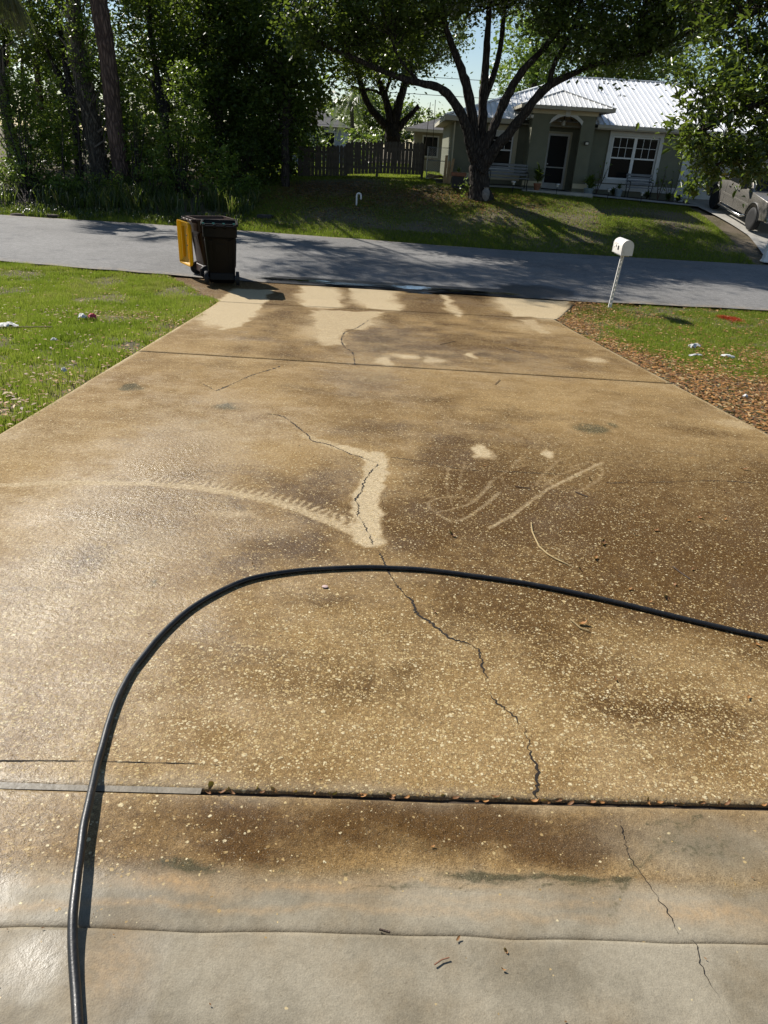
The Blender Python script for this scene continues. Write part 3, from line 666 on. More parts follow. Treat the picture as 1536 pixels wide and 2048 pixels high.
gx = axis([(-600, -100, 50), (-100, -20, 5), (-20, 20, .25), (20, 100, 5), (100, 600, 50)])
gy = axis([(-60, -5, 5), (-5, 14, .25), (14, 34, .2), (34, 60, 1), (60, 120, 5), (120, 900, 60)])
GX, GY = np.meshgrid(gx, gy)
GZ = ground(GX, GY) + (vn(GX, GY, 1.3, 3) - .5) * .05 * np.where(GY > 14, 1, .6) - .045
# the sheet stays well below the concrete of the driveway
inside = (GX > -2.40 - .049 * GY - .02) & (GX < 3.515 - .064 * GY + .02) & (GY < 14.6)
GZ = np.where(inside, GZ - .06, GZ)
gm = link('ground', np_mesh('ground', np.stack([GX, GY, GZ], -1).reshape(-1, 3), grid_faces(len(gy), len(gx)), smooth=True), M['soil'])
tag(gm, 'sandy soil under the lawns and the woods', kind='structure')

# road: one sheet between its two edges
rx = axis([(-300, -60, 20), (-60, -16, 2), (-16, 16, .12), (16, 60, 2), (60, 300, 20)])
tv = np.linspace(0, 1, 60)
yn = np.interp(rx, RN[:, 0], RN[:, 1]) + (vn(rx, rx * 0, .5, 5) - .5) * .10
yf = np.interp(rx, RF[:, 0], RF[:, 1]) + (vn(rx, rx * 0 + 9, .6, 6) - .5) * .14
RX, T = np.meshgrid(rx, tv)
RY = yn[None] * (1 - T) + yf[None] * T
RZZ = RZ + .05 * np.sin(np.pi * T) - .02 * (1 - T) ** 8
dpx = RX - (.3); dpy = RY - 14.3
wet = np.exp(-((np.maximum(np.abs(RX - .1) - 2.4, 0)) / .35) ** 2) * np.exp(-(np.maximum(dpy - .35, 0) / .35) ** 2)
wet = np.maximum(wet, np.exp(-((RX - 2.9) / .9) ** 2 - ((RY - 15.1) / .65) ** 2) * .9)
wet = np.maximum(wet, np.exp(-((RX - 4.1) / 1.0) ** 2 - ((RY - 14.75) / .35) ** 2) * .55)
wet += (vn(RX, RY, .35, 8) - .5) * .25
me = np_mesh('road', np.stack([RX, RY, RZZ], -1).reshape(-1, 3), grid_faces(len(tv), len(rx)), {'wet': wet.ravel(), 'sand': np.clip(np.exp(-((RY - yn[None]) / .16) ** 2) + np.exp(-((yf[None] - RY) / .22) ** 2), 0, 1).ravel()}, True)
road = tag(link('road', me, M['asphalt']), 'grey asphalt street crossing behind the driveway', kind='structure')

# ---------------------------------------------------------------- driveway: separate slabs
XL = lambda y: -2.40 - .049 * y
XR = lambda y: 3.515 - .064 * y
drive = bpy.data.objects.new('driveway', None)
COL.objects.link(drive)
tag(drive, 'stained concrete driveway running down to the street', kind='structure')


def seg_dist(x, y, line):
    d = np.full(x.shape, 9.0)
    for (ax, ay), (bx, by) in zip(line[:-1], line[1:]):
        vx, vy = bx - ax, by - ay
        t = np.clip(((x - ax) * vx + (y - ay) * vy) / (vx * vx + vy * vy + 1e-9), 0, 1)
        d = np.minimum(d, np.hypot(x - ax - t * vx, y - ay - t * vy))
    return d


def blob(x, y, lst, sharp=2.0):
    o = np.zeros(x.shape)
    for cx, cy, rx_, ry_, v in lst:
        if v <= 0: continue
        o = np.maximum(o, v * np.exp(-(((x - cx) / (rx_ * 1.1)) ** 2 + ((y - cy) / (ry_ * 1.1)) ** 2) ** (sharp / 2)))
    return o


def in_poly(x, y, poly, soft=.05):
    c = np.zeros(x.shape, bool)
    n = len(poly)
    for i in range(n):
        (x0, y0), (x1, y1) = poly[i], poly[(i + 1) % n]
        c ^= ((y0 > y) != (y1 > y)) & (x < (x1 - x0) * (y - y0) / (y1 - y0 + 1e-12) + x0)
    d = seg_dist(x, y, poly + poly[:1])
    return np.clip(.5 + np.where(c, d, -d) / (2 * soft), 0, 1)


def drive_masks(x, y):
    k = np.clip(y / 4, .35, 1.6)
    wx = x + (fbm(x, y, .22, 20) - .5) * .14 * k + (vn(x, y, .05, 24) - .5) * .02
    wy = y + (fbm(x, y, .22, 30) - .5) * .16 * k + (vn(x, y, .05, 25) - .5) * .02
    clean = np.zeros(x.shape)
    for line, w, s in STROKE:
        line = [tuple(q) for q in smooth_line(line, .05)]
        jx = x + (vn(x, y, .06, 40) - .5) * w * .5; jy = y + (vn(x, y, .06, 41) - .5) * w * .5
        d = seg_dist(jx, jy, line)
        clean = np.maximum(clean, s * (1 - sm(w * .6, w * 1.25, d)))
    d = seg_dist(x, y, [(q[0] + .01, q[1] + .055) for q in STROKE[2][0]])
    clean = np.maximum(clean, .18 * (1 - sm(.02, .14, d)) * (.5 + .8 * vn(x, y, .15, 43)))
    # scalloped passes of the wand along the long arc
    d = seg_dist(x, y, ZIG)
    clean = np.maximum(clean, .62 * (1 - sm(.03, .12, d)) * np.clip(np.sin(x * 125 - y * 40 + 5 * vn(x, y, .10, 42)) * 1.5, -.2, 1))
    clean = np.maximum(clean, blob(wx, wy, CLEAN, 3.2))
    clean = np.maximum(clean, .26 * (1 - sm(-1.2, -.3, x)) * (1 - sm(4.5, 6.5, y)) * (.4 + 1.1 * fbm(x * .6, y * 1.6, .5, 45)))
    clean += (fbm(x, y, .5, 44) - .5) * .3 * (1 - clean)
    for poly, v in DRY:
        clean = np.maximum(clean, v * in_poly(x + (fbm(x, y, .25, 46) - .5) * .22 + (vn(x, y, .06, 47) - .5) * .04, y + (fbm(x, y, .3, 48) - .5) * .45, poly))
    edg = np.minimum(x - XL(y), XR(y) - x)
    clean = np.maximum(clean, .55 * np.exp(-(np.maximum(edg - .01, 0) / .045) ** 2) * (.4 + .9 * vn(x, y, .3, 49)) * (y < 12.3))
    dark = 1.45 * blob(wx, wy, DARK, 2.0)
    dark = np.maximum(dark, 1.5 * (fbm(x, y, .9, 50) - .48)) + .9 * (fbm(x, y, .28, 53) - .5) * np.clip(dark + .3, 0, 1)
    dark += .22 * np.clip(fbm(x * .5, y * 1.8, .4, 57) - .45, 0, 1) * 2
    dark = np.maximum(dark, .92 * sm(-.05, .35, wx) * sm(1.75, 2.5, wy) * (1 - sm(4.3, 6.0, wy)) * (.8 + .5 * (fbm(x, y, .6, 55) - .5)))
    ang = np.arctan2(y - 2.55, x + .35); rad = np.hypot(x + .35, y - 2.55)
    dark = np.maximum(dark, .30 * sm(7.5, 9, y) + .45 * sm(11, 12.2, y) - .5 * (fbm(x, y * .5, .7, 54) - .45))
    rays = np.clip(np.sin(ang * 21 + 2.5 * vn(x, y, .4, 51)), 0, 1) * np.exp(-((rad - 1.0) / .45) ** 2) * (x < -.2) * (y > 2.3)
    dark = np.clip(np.maximum(dark, rays * .6), 0, 1)
    dark *= 1 - .85 * np.clip(clean * 1.3, 0, 1)
    green = 1.25 * blob(wx, wy, GREEN, 2.0)
    for line, w, v in GSTROKE:
        green = np.maximum(green, v * (1 - sm(w * .4, w * 1.5, seg_dist(x + (vn(x, y, .05, 61) - .5) * .04, y + (vn(x, y, .05, 62) - .5) * .03, line))))
    yj = np.interp(x, [p[0] for p in JA], [p[1] for p in JA])
    yp = np.interp(x, [p[0] for p in JAP], [p[1] for p in JAP])
    grey = blob(wx, wy, GREY, 2.6)
    grey = np.maximum(grey, .95 * (1 - sm(-.01, .10, wy - yp - .10)))
    grey = np.maximum(grey, .75 * np.exp(-(np.maximum(np.abs(wy - yj + .0) - .01, 0) / .03) ** 2) * .4)
    orange = blob(wx, wy, ORANGE, 2.0)
    for o_, w_, v_ in ((.050, .010, .5), (.085, .014, .35), (.115, .012, .5)):
        orange = np.maximum(orange, v_ * np.exp(-((wy - yp - o_) / w_) ** 2) * np.clip(vn(x, y, .3, int(o_ * 1000)) * 2 - .6, 0, 1))
    agg = .24 + blob(x, y, AGG, 2.0) * 1.05
    agg = agg * (1 - .85 * np.clip(grey, 0, 1)) * np.where(y < yj, .38 - .30 * sm(-.7, -.1, x), 1) * np.where(y < yp, .25, 1)
    agg *= .55 + .9 * fbm(x, y, .35, 60)
    wetm = .18 + blob(x, y, GLOSS, 2.0) * .75 + .5 * (fbm(x, y, .6, 70) - .5)
    wetm *= 1 - .75 * np.clip(clean, 0, 1)
    wetm = np.where((grey > .6) & (x > -.4), wetm * .6, wetm)
    return (np.stack([np.clip(clean, 0, 1), dark, np.clip(green, 0, 1)], -1),
            np.stack([np.clip(grey, 0, 1), np.clip(orange, 0, 1), np.clip(agg, 0, 1)], -1), np.clip(wetm, 0, 1))


def slab(name, y0f, y1f, ts, dx, lift=0.0, xl=XL, xr=XR, label=None):
    nx = int(5.8 / dx) + 1
    s = np.linspace(0, 1, nx)
    ts = np.asarray(ts)
    xm = -2.6 + 5.9 * s
    Y = y0f(xm)[None] * (1 - ts[:, None]) + y1f(xm)[None] * ts[:, None]
    X = xl(Y) * (1 - s[None]) + xr(Y) * s[None]
    Z = dz(Y) + lift + (fbm(X, Y, .5, 80) - .5) * .006
    # worn arris along every edge
    ed = np.minimum(np.minimum((Y - Y[:1]), (Y[-1:] - Y)), np.minimum(X - X[:, :1], X[:, -1:] - X))
    Z -= (.0015 if lift else .006) * np.exp(-ed / .006)
    st, wr, wt = drive_masks(X, Y)
    ny = len(ts)
    V = np.stack([X, Y, Z], -1).reshape(-1, 3)
    F = grid_faces(ny, nx)
    # skirt
    ring = np.concatenate([np.arange(nx), np.arange(1, ny) * nx + nx - 1, (ny - 1) * nx + np.arange(nx - 2, -1, -1), np.arange(ny - 2, 0, -1) * nx])
    sk = V[ring].copy(); sk[:, 2] -= .09
    n0 = len(V)
    m = len(ring)
    j = np.arange(m)
    F2 = np.stack([ring[j], n0 + j, n0 + (j + 1) % m, ring[(j + 1) % m]], -1)
    a = {'stain': np.vstack([st.reshape(-1, 3), st.reshape(-1, 3)[ring]]), 'wear': np.vstack([wr.reshape(-1, 3), wr.reshape(-1, 3)[ring]]),
         'wet': np.concatenate([wt.ravel(), wt.ravel()[ring]])}
    me = np_mesh(name, np.vstack([V, sk]), np.vstack([F, F2]), a, True)
    o = link(name, me, M['concrete'], drive)
    if label: o['label'] = label
    return o


fJA = lambda d: (lambda x: np.interp(x, [p[0] for p in JA], [p[1] for p in JA]) + d)
fJP = lambda d: (lambda x: np.interp(x, [p[0] for p in JAP], [p[1] for p in JAP]) + d + (vn(x, x * 0, .12, 90) - .5) * .012)
cst = lambda v: (lambda x: np.full(np.shape(x), v, float))
fJ3 = lambda d: (lambda x: 12.12 + .062 * x + d)
S0 = slab('slab', cst(-2.2), fJP(-.0012), np.concatenate([np.linspace(0, .85, 30)[:-1], np.linspace(.85, 1, 60)]), .015, .005, label='smooth grey apron slab nearest the viewer')
S1 = slab('slab', fJP(.0012), fJA(-.010), np.linspace(0, 1, 46), .013, 0, label='narrow stained slab with a green algae line')
t = np.linspace(0, 1, 300) ** 1.5
S2 = slab('slab', fJA(.010), cst(7.44), t, .014, 0, label='large brown pebbly slab under the hose')
S3 = slab('slab', cst(7.46), fJ3(-.008), np.linspace(0, 1, 150), .025, 0, label='wet middle slab with a branching crack')
FXL = lambda y: np.where(y < 12.15, XL(y), XL(y) - .62 * (y - 12.15))
FXR = lambda y: np.where(y < 12.2, XR(y), XR(y) + .45 * (y - 12.2))
S4 = slab('slab', fJ3(.008), cst(14.28), np.linspace(0, 1, 80), .03, 0, FXL, FXR, label='flared end slab with pale dry patches')
# dirt at the bottom of the joints
for f, x0, x1, w, dzv, nm in ((fJA(0), -2.45, 3.42, .06, .012, 'joint_filler'), (cst(7.45), -2.75, 3.03, .05, .008, 'joint_filler'), (fJ3(0), -2.98, 2.72, .05, .010, 'joint_filler')):
    xs = np.linspace(x0, x1, 160)
    yc = f(xs)
    w_ = np.full(xs.shape, w / 2)
    za = dz(yc) - dzv - .008 * vn(xs, xs * 0, .03, 91)
    V = np.vstack([np.stack([xs, yc - w_, za], -1), np.stack([xs, yc + w_, za], -1)])
    i = np.arange(159)
    link(nm, np_mesh(nm, V, np.stack([i, i + 1, i + 161, i + 160], -1)), M['joint'], drive)


def crack(line, w, par):
    P = smooth_line(line, .009)
    nn = len(P)
    r = np.random.default_rng(int(abs(P[0, 0]) * 1000) + nn)
    jag = np.interp(np.arange(nn), np.arange(0, nn + 1, 1), (r.random(len(np.arange(0, nn + 1, 1))) - .5) * .013)
    tdir = np.gradient(P, axis=0); tdir /= np.linalg.norm(tdir, axis=1)[:, None] + 1e-9
    nv = np.stack([-tdir[:, 1], tdir[:, 0]], -1)
    P = P + nv * jag[:, None] * (.15 if w == .0035 else .6 if w < .004 else 1)
    ww = w * np.clip(-.15 + 1.9 * vn(P[:, 0], P[:, 1], .05, 95) * (.5 + vn(P[:, 0], P[:, 1], .2, 96)), .06, 1.5) * .5
    ww[0] = ww[-1] = .0004
    A = P + nv * ww[:, None]; Bq = P - nv * ww[:, None]
    lift = .005 if par is S0 else 0
    zz = dz(P[:, 1]) + lift + (fbm(P[:, 0], P[:, 1], .5, 80) - .5) * .006 + .0016
    V = np.vstack([np.column_stack([A, zz]), np.column_stack([Bq, zz])])
    i = np.arange(nn - 1)
    return link('crack', np_mesh('crack', V, np.stack([i, i + nn, i + nn + 1, i + 1], -1)), M['crack'], par)


for (line, w), par in zip(CRACKS_AND_SHADE_LINE, (S2, S2, S2, S3, S1, S0, S2, S2, S2)):  # straight left ribbon on the big slab paints a formed edge's shadow line
    crack(line, w, par)

# the sheet of water standing where driveway and street meet
bmw = MB()
r = np.random.default_rng(3)


def puddle(cx, cy, rx_, ry_, z, seed, label):
    n = 110
    a = np.arange(n) / n * 2 * math.pi
    k = .25 + .8 * vn(np.cos(a) * 2, np.sin(a) * 2, .6, seed) + .55 * vn(np.cos(a) * 5, np.sin(a) * 5, .5, seed + 1)
    pts = [(cx + rx_ * k[i] * math.cos(a[i]), cy + ry_ * k[i] * math.sin(a[i]), z) for i in range(n)]
    o = MB().poly(pts).build('puddle', M['water'])
    return tag(o, label, kind='structure')


for i, (cx, cy, rx_, ry_) in enumerate(((-.85, 14.46, .85, .17), (.30, 14.50, .75, .20), (1.15, 14.44, .65, .14), (1.9, 14.47, .60, .13), (-1.75, 14.55, .55, .12), (.55, 14.22, .45, .10), (-2.5, 14.6, .3, .10))):
    puddle(cx, cy, rx_, ry_, (RZ + .012 if cy > 14.3 else float(dz(cy)) + .006), 101 + i * 3, ['puddle left of centre where the driveway meets the street', 'widest puddle in the middle of the driveway mouth', 'thin puddle right of the widest one', 'puddle nearest the mailbox side of the driveway mouth', 'puddle close to the trash bins', 'shallow puddle lying on the end slab', 'smallest puddle right beside the trash bins'][i])


# ---------------------------------------------------------------- grass
def in_view(x, y, m=1.0):
    return (np.abs(x) < .56 * y + m)


def blades(name, x, y, hgt, wid, tint, mat, label, zoff=-.05, lean=.5):
    n = len(x)
    z = ground(x, y) + zoff
    a = rng.random(n) * 2 * math.pi
    b = rng.random(n) * 2 * math.pi
    l = hgt * lean * rng.random(n)
    P = np.zeros((n, 3, 3), np.float32)
    P[:, 0] = np.stack([x + np.cos(a) * wid / 2, y + np.sin(a) * wid / 2, z], -1)
    P[:, 1] = np.stack([x - np.cos(a) * wid / 2, y - np.sin(a) * wid / 2, z], -1)
    P[:, 2] = np.stack([x + np.cos(b) * l, y + np.sin(b) * l, z + hgt], -1)
    me = np_mesh(name, P.reshape(-1, 3), np.arange(3 * n).reshape(-1, 3), {'tint': np.repeat(tint, 3)})
    o = link(name, me, mat)
    return tag(o, label, 'grass', kind='stuff')


def scatter(n, x0, x1, y0, y1):
    return x0 + (x1 - x0) * rng.random(n), y0 + (y1 - y0) * rng.random(n)


def edge_l(y):   # left edge of the concrete with ragged turf
    return np.where(y < 12.15, XL(y), FXL(y))


# left lawn
x, y = scatter(1050000, -11, -2.3, 3.2, 15.3)
yr = np.interp(x, RN[:, 0], RN[:, 1])
jit = (fbm(x, y, .35, 110) - .5) * .34
d_e = edge_l(y) - x
keep = (d_e > -.03 + jit * .8) & (y < yr - .02 + jit * .6) & in_view(x, y, .8)
cover = fbm(x, y, .9, 120, 4)
bare = sm(.50, .62, cover) * .85
bare = np.maximum(bare, .75 * (1 - sm(3.6, 9.0, y)) * sm(.35, .55, fbm(x, y, .5, 125)))
bare = np.maximum(bare, .7 * np.exp(-((x + 3.9) / 1.0) ** 2 - ((y - 9.9) / .5) ** 2))
bare = np.maximum(bare, .7 * np.exp(-(np.maximum(d_e, 0) / .10) ** 2))
clp = fbm(x, y, .24, 135, 2)
keep &= rng.random(len(x)) > bare
keep &= rng.random(len(x)) < .25 + 1.5 * np.clip(clp - .22, 0, 1)
x, y, bare, clp = x[keep], y[keep], bare[keep], clp[keep]
dry = fbm(x, y, .6, 130)
tint = np.clip(.14 + .58 * rng.random(len(x)) + 1.0 * (dry - .42) + .5 * (fbm(x, y, 1.6, 137) - .5) + .35 * bare * rng.random(len(x)) + (rng.random(len(x)) < .07) * .4, 0, 1)
blades('lawn_grass', x, y, .035 + .055 * rng.random(len(x)) * (1 - .4 * bare) * (.35 + 1.35 * clp), .0095, tint, M['grass'], 'bright green sunlit lawn left of the driveway')

# right lawn
def edge_r(y): return np.where(y < 12.2, XR(y), FXR(y))


x, y = scatter(800000, 2.4, 11, 4.4, 15.2)
yr = np.interp(x, RN[:, 0], RN[:, 1])
jit = (fbm(x, y, .35, 140) - .5) * .34
d_e = x - edge_r(y)
keep = (d_e > -.03 + jit * .8) & (y < yr + .02 + jit * .6) & in_view(x, y, .8)
litter = np.clip((1 - sm(6.5, 10.5, y)) * .9 + .75 * np.exp(-(d_e / .55) ** 2) * (1 - sm(11.5, 13.5, y) * .6) + (fbm(x, y, .8, 150) - .45) * 1.3 + .5 * np.exp(-((x - 4.75) / .6) ** 2 - ((y - 13.3) / .35) ** 2), 0, .95)
clp = fbm(x, y, .24, 145, 2)
keep &= rng.random(len(x)) > np.clip(litter + .22, 0, .97)
keep &= rng.random(len(x)) < .25 + 1.5 * np.clip(clp - .22, 0, 1)
x, y, lt, clp = x[keep], y[keep], litter[keep], clp[keep]
tint = np.clip(.16 + .62 * rng.random(len(x)) + .45 * lt * rng.random(len(x)) + (rng.random(len(x)) < .12) * .35, 0, 1)
blades('lawn_grass', x, y, .025 + .045 * rng.random(len(x)) * (.4 + 1.2 * clp), .0088, tint, M['grass'], 'patchy green lawn around the white mailbox')

# far lawn
x, y = scatter(620000, -13, 14, 21.3, 33)
yr = np.interp(x, RF[:, 0], RF[:, 1])
keep = (y > yr + .05 + (vn(x, y, .4, 160) - .5) * .2) & ~((x > 10.5) & (x < 15) & (y > 22)) & ~((y > 29.2) & (x > 1.2)) & ~((y > 28.6) & (x > 4.2))
bare = np.exp(-((x - .5) / 3.6) ** 2 - ((y - 26.6) / 1.5) ** 2) * .95
bare = np.maximum(bare, sm(.45, .65, fbm(x, y, 1.6, 165, 4)) * .8 * (y > yr + 1.0))
bare = np.maximum(bare, np.exp(-((x + 2.4) / 2.6) ** 4 - ((y - 28.2) / 2.6) ** 4) * .99)
bare = np.maximum(bare, np.exp(-((x - 6.5) / 1.5) ** 2 - ((y - 26.) / .6) ** 2) * .8)
bare = np.maximum(bare, .98 * (x < -5.2) * (y > yr + 1.0))
keep &= rng.random(len(x)) > bare
x, y, bare = x[keep], y[keep], bare[keep]
edge = np.exp(-((y - np.interp(x, RF[:, 0], RF[:, 1])) / .5) ** 2)
tint = np.clip(.15 + .5 * rng.random(len(x)) + .4 * bare * rng.random(len(x)) + (rng.random(len(x)) < .06) * .35, 0, 1)
blades('lawn_grass', x, y, .035 + .05 * rng.random(len(x)) + .06 * edge * rng.random(len(x)), .016, tint, M['grass'], 'green sloping front lawn across the street')

# lit back yard beyond the fence
x, y = scatter(60000, -9, 4, 33, 60)
blades('lawn_grass', x, y, .05 + .06 * rng.random(len(x)), .04, .3 + .5 * rng.random(len(x)), M['grass'], 'sunny back yard grass beyond the wooden fence')


def flat_leaves(name, x, y, z, L, W, mat, label, tint=None, curl=.35):
    """small bent leaves lying about: two quads each"""
    n = len(x)
    a = rng.random(n) * 2 * math.pi
    t = np.stack([np.cos(a), np.sin(a), (rng.random(n) - .5) * curl], -1)
    s = np.stack([-np.sin(a), np.cos(a), (rng.random(n) - .5) * curl * 1.6], -1)
    c = np.stack([x, y, z], -1)
    up = np.zeros((n, 3)); up[:, 2] = L * .15 * rng.random(n)
    P = np.stack([c - t * (L / 2)[:, None], c - s * (W / 2)[:, None] + up, c + t * (L / 2)[:, None], c + s * (W / 2)[:, None] + up], 1)
    F = np.arange(4 * n).reshape(-1, 4)
    me = np_mesh(name, P.reshape(-1, 3), F, {'tint': np.repeat(rng.random(n) if tint is None else tint, 4)})
    return tag(link(name, me, mat), label, 'leaf litter', kind='stuff')


x, y = scatter(90000, 2.4, 10, 4.4, 14.6)
d_e = x - edge_r(y)
litter = np.clip((1 - sm(6.5, 11.0, y)) * .9 + .8 * np.exp(-(d_e / .6) ** 2) + (fbm(x, y, .8, 150) - .5) * 1.2 + .5 * np.exp(-((x - 4.75) / .6) ** 2 - ((y - 13.3) / .35) ** 2), 0.06, 1)
keep = (d_e > .01) & in_view(x, y, .8) & (rng.random(len(x)) < litter) & (y < 14.4)
x, y = x[keep], y[keep]
flat_leaves('leaf_litter', x, y, ground(x, y) - .02 + .03 * rng.random(len(x)), .04 + .04 * rng.random(len(x)), .018 + .014 * rng.random(len(x)), M['dead_leaf'], 'brown fallen oak leaves along the right lawn')
x, y = scatter(26000, -11, -2.4, 3.4, 14.4)
d_e = edge_l(y) - x
keep = (d_e > .02) & in_view(x, y, .8) & (rng.random(len(x)) < np.clip(.12 + .75 * (1 - sm(4, 8.5, y)) + .6 * np.exp(-(d_e / .2) ** 2) + .8 * np.exp(-((x + 3.9) / 1.0) ** 2 - ((y - 9.9) / .5) ** 2), 0, 1))
x, y = x[keep], y[keep]
flat_leaves('leaf_litter', x, y, ground(x, y) - .02 + .035 * rng.random(len(x)), .03 + .035 * rng.random(len(x)), .015 + .014 * rng.random(len(x)), M['dead_leaf'], 'dry brown leaves scattered over the left lawn')
x, y = scatter(40000, -6, 9, 22.6, 29)
keep = rng.random(len(x)) < np.clip(np.exp(-((x - .5) / 3.6) ** 2 - ((y - 26.4) / 1.6) ** 2) + .7 * np.exp(-((x + 3.2) / 2.2) ** 2 - ((y - 27.) / 2.2) ** 2), .05, .8)
x, y = x[keep], y[keep]
flat_leaves('leaf_litter', x, y, ground(x, y) - .03 + .03 * rng.random(len(x)), .07 + .05 * rng.random(len(x)), .035 + .02 * rng.random(len(x)), M['dead_leaf'], 'leaf litter on bare soil under the big oak', tint=rng.random(len(x)) * .75)


# tall roadside grass under the woods: bent three-piece blades
def tall_grass(name, n, x0, x1, y0, y1, h0, h1, label):
    x, y = scatter(n, x0, x1, y0, y1)
    keep = fbm(x, y, .8, 170) > .40
    x, y = x[keep], y[keep]
    n = len(x)
    z = ground(x, y) - .05
    a = rng.random(n) * 6.283
    H = h0 + (h1 - h0) * rng.random(n) * fbm(x, y, 1.1, 175) * 1.4
    out = H * (.2 + .7 * rng.random(n))
    W = .012 + .012 * rng.random(n)
    sx, sy = -np.sin(a) * W, np.cos(a) * W
    dx, dy = np.cos(a) * out, np.sin(a) * out
    P = np.zeros((n, 7, 3), np.float32)
    for i, (u, hh) in enumerate(((0, 0), (.25, .6), (.65, .95))):
        w = (1, .8, .5)[i]
        P[:, 2 * i] = np.stack([x + dx * u + sx * w, y + dy * u + sy * w, z + H * hh], -1)
        P[:, 2 * i + 1] = np.stack([x + dx * u - sx * w, y + dy * u - sy * w, z + H * hh], -1)
    P[:, 6] = np.stack([x + dx, y + dy, z + H * (.85 + .15 * rng.random(n))], -1)
    b = np.arange(n)[:, None] * 7
    F = np.concatenate([b + np.array([[0, 1, 3]]), b + np.array([[0, 3, 2]]), b + np.array([[2, 3, 5]]), b + np.array([[2, 5, 4]]), b + np.array([[4, 5, 6]])])
    tt = np.clip(.2 + .45 * rng.random(n) + (rng.random(n) < .18) * .45, 0, 1)
    me = np_mesh(name, P.reshape(-1, 3), F, {'tint': np.repeat(tt, 7)})
    return tag(link(name, me, M['tall_grass']), label, 'grass', kind='stuff')


tall_grass('tall_grass', 4500, -13, -4.8, 23.9, 26.2, .2, .8, 'tall weedy grass at the foot of the woods')
tall_grass('tall_grass', 2500, -13, -5.0, 22.9, 24.0, .06, .25, 'short weeds along the street verge')


# ---------------------------------------------------------------- trees and shrubs
def clusters(ells, per_m3, r, shell=.45):
    """clump centres through a union of ellipsoids, denser towards the outside"""
    out = []
    for cx, cy, cz, rx_, ry_, rz_ in ells:
        n = max(3, int(per_m3 * 4.19 * rx_ * ry_ * rz_))
        d = r.normal(size=(n, 3)); d /= np.linalg.norm(d, axis=1)[:, None]
        k = (shell ** 3 + (1 - shell ** 3) * r.random(n)) ** (1 / 3)
        out.append(np.array([cx, cy, cz]) + d * k[:, None] * np.array([rx_, ry_, rz_]))
    return np.vstack(out)


def leaf_mesh(name, cl, per, sig, L, W, r, flat=.7, fold=False, droop=0.0):
    m = len(cl)
    cnt = np.maximum(2, (per * (.5 + r.random(m))).astype(int))
    idx = np.repeat(np.arange(m), cnt)
    n = len(idx)
    sg = sig * (.6 + .8 * r.random(m))
    ax = r.normal(size=(m, 3)) * np.array([1, 1, .5]); ax /= np.linalg.norm(ax, axis=1)[:, None]
    spray = idx * 3 + r.integers(0, 3, n)
    ax2 = np.repeat(ax, 3, 0) + r.normal(size=(m * 3, 3)) * .8
    ax2 /= np.linalg.norm(ax2, axis=1)[:, None]
    c = cl[idx] + ax2[spray] * (r.normal(size=n) * 1.35 * sg[idx])[:, None] + r.normal(size=(n, 3)) * (sg[idx] * .45)[:, None] * np.array([1, 1, flat])
    nrm = r.normal(size=(n, 3)); nrm[:, 2] = np.abs(nrm[:, 2]) + .55
    nrm /= np.linalg.norm(nrm, axis=1)[:, None]
    t = r.normal(size=(n, 3)); t[:, 2] -= droop
    t -= nrm * (t * nrm).sum(1)[:, None]
    t /= np.linalg.norm(t, axis=1)[:, None] + 1e-9
    s = np.cross(nrm, t)
    q_ = np.minimum(np.exp(r.normal(size=n) * .36) * .95, 1.7); l = L * q_[:, None]; w = W * (q_ * (.75 + .5 * r.random(n)))[:, None]
    tint = np.clip(.35 * r.random(m)[idx] + .65 * r.random(n) ** 1.3, 0, 1)
    if not fold:
        P = np.stack([c - t * l / 2, c + s * w / 2, c + t * l / 2, c - s * w / 2], 1)
        return np_mesh(name, P.reshape(-1, 3), np.arange(4 * n).reshape(-1, 4), {'tint': np.repeat(tint, 4)})
    k = nrm * w * .3
    bend = nrm * l * .12
    P = np.stack([c - t * l / 2, c - t * l * .12 + s * w / 2 + k, c + t * l * .22 + s * w * .42 + k, c + t * l / 2 - bend,
                  c + t * l * .22 - s * w * .42 + k, c - t * l * .12 - s * w / 2 + k], 1)
    b = np.arange(n)[:, None] * 6
    F = np.concatenate([b + np.array([[0, 1, 2, 3]]), b + np.array([[0, 3, 4, 5]])])
    return np_mesh(name, P.reshape(-1, 3), F, {'tint': np.repeat(tint, 6)})


def limb_mesh(name, line, r, n=10, rough=.06, step=.18):
    P = smooth_line(line, step)
    mb = MB()
    k = 1 + rough * r.normal(size=len(P))
    pts = P[:, :3] + r.normal(size=(len(P), 3)) * (P[:, 3:4] * rough * .8)
    mb.tube(pts, list(P[:, 3] * k), n)
    return mb.mesh(name, True)


def twigs(name, cl, limbs, r, frac=.35, r0=.022, maxd=2.6):
    """thin boughs from the nearest limb point out to leaf clumps"""
    L = np.vstack([smooth_line(l, .25)[:, :3] for l in limbs])
    mb = MB()
    for c in cl[r.random(len(cl)) < frac]:
        d = np.linalg.norm(L - c, axis=1)
        i = int(np.argmin(d + r.random(len(d)) * .8))
        if d[i] > maxd or d[i] < .15: continue
        a = L[i]; mid = (a + c) / 2 + r.normal(size=3) * .12 * d[i]
        mb.tube([a, mid, c], [r0 * (.5 + .5 * min(1, d[i])), r0 * .6, r0 * .2], 5, False)
    return mb.mesh(name, True)


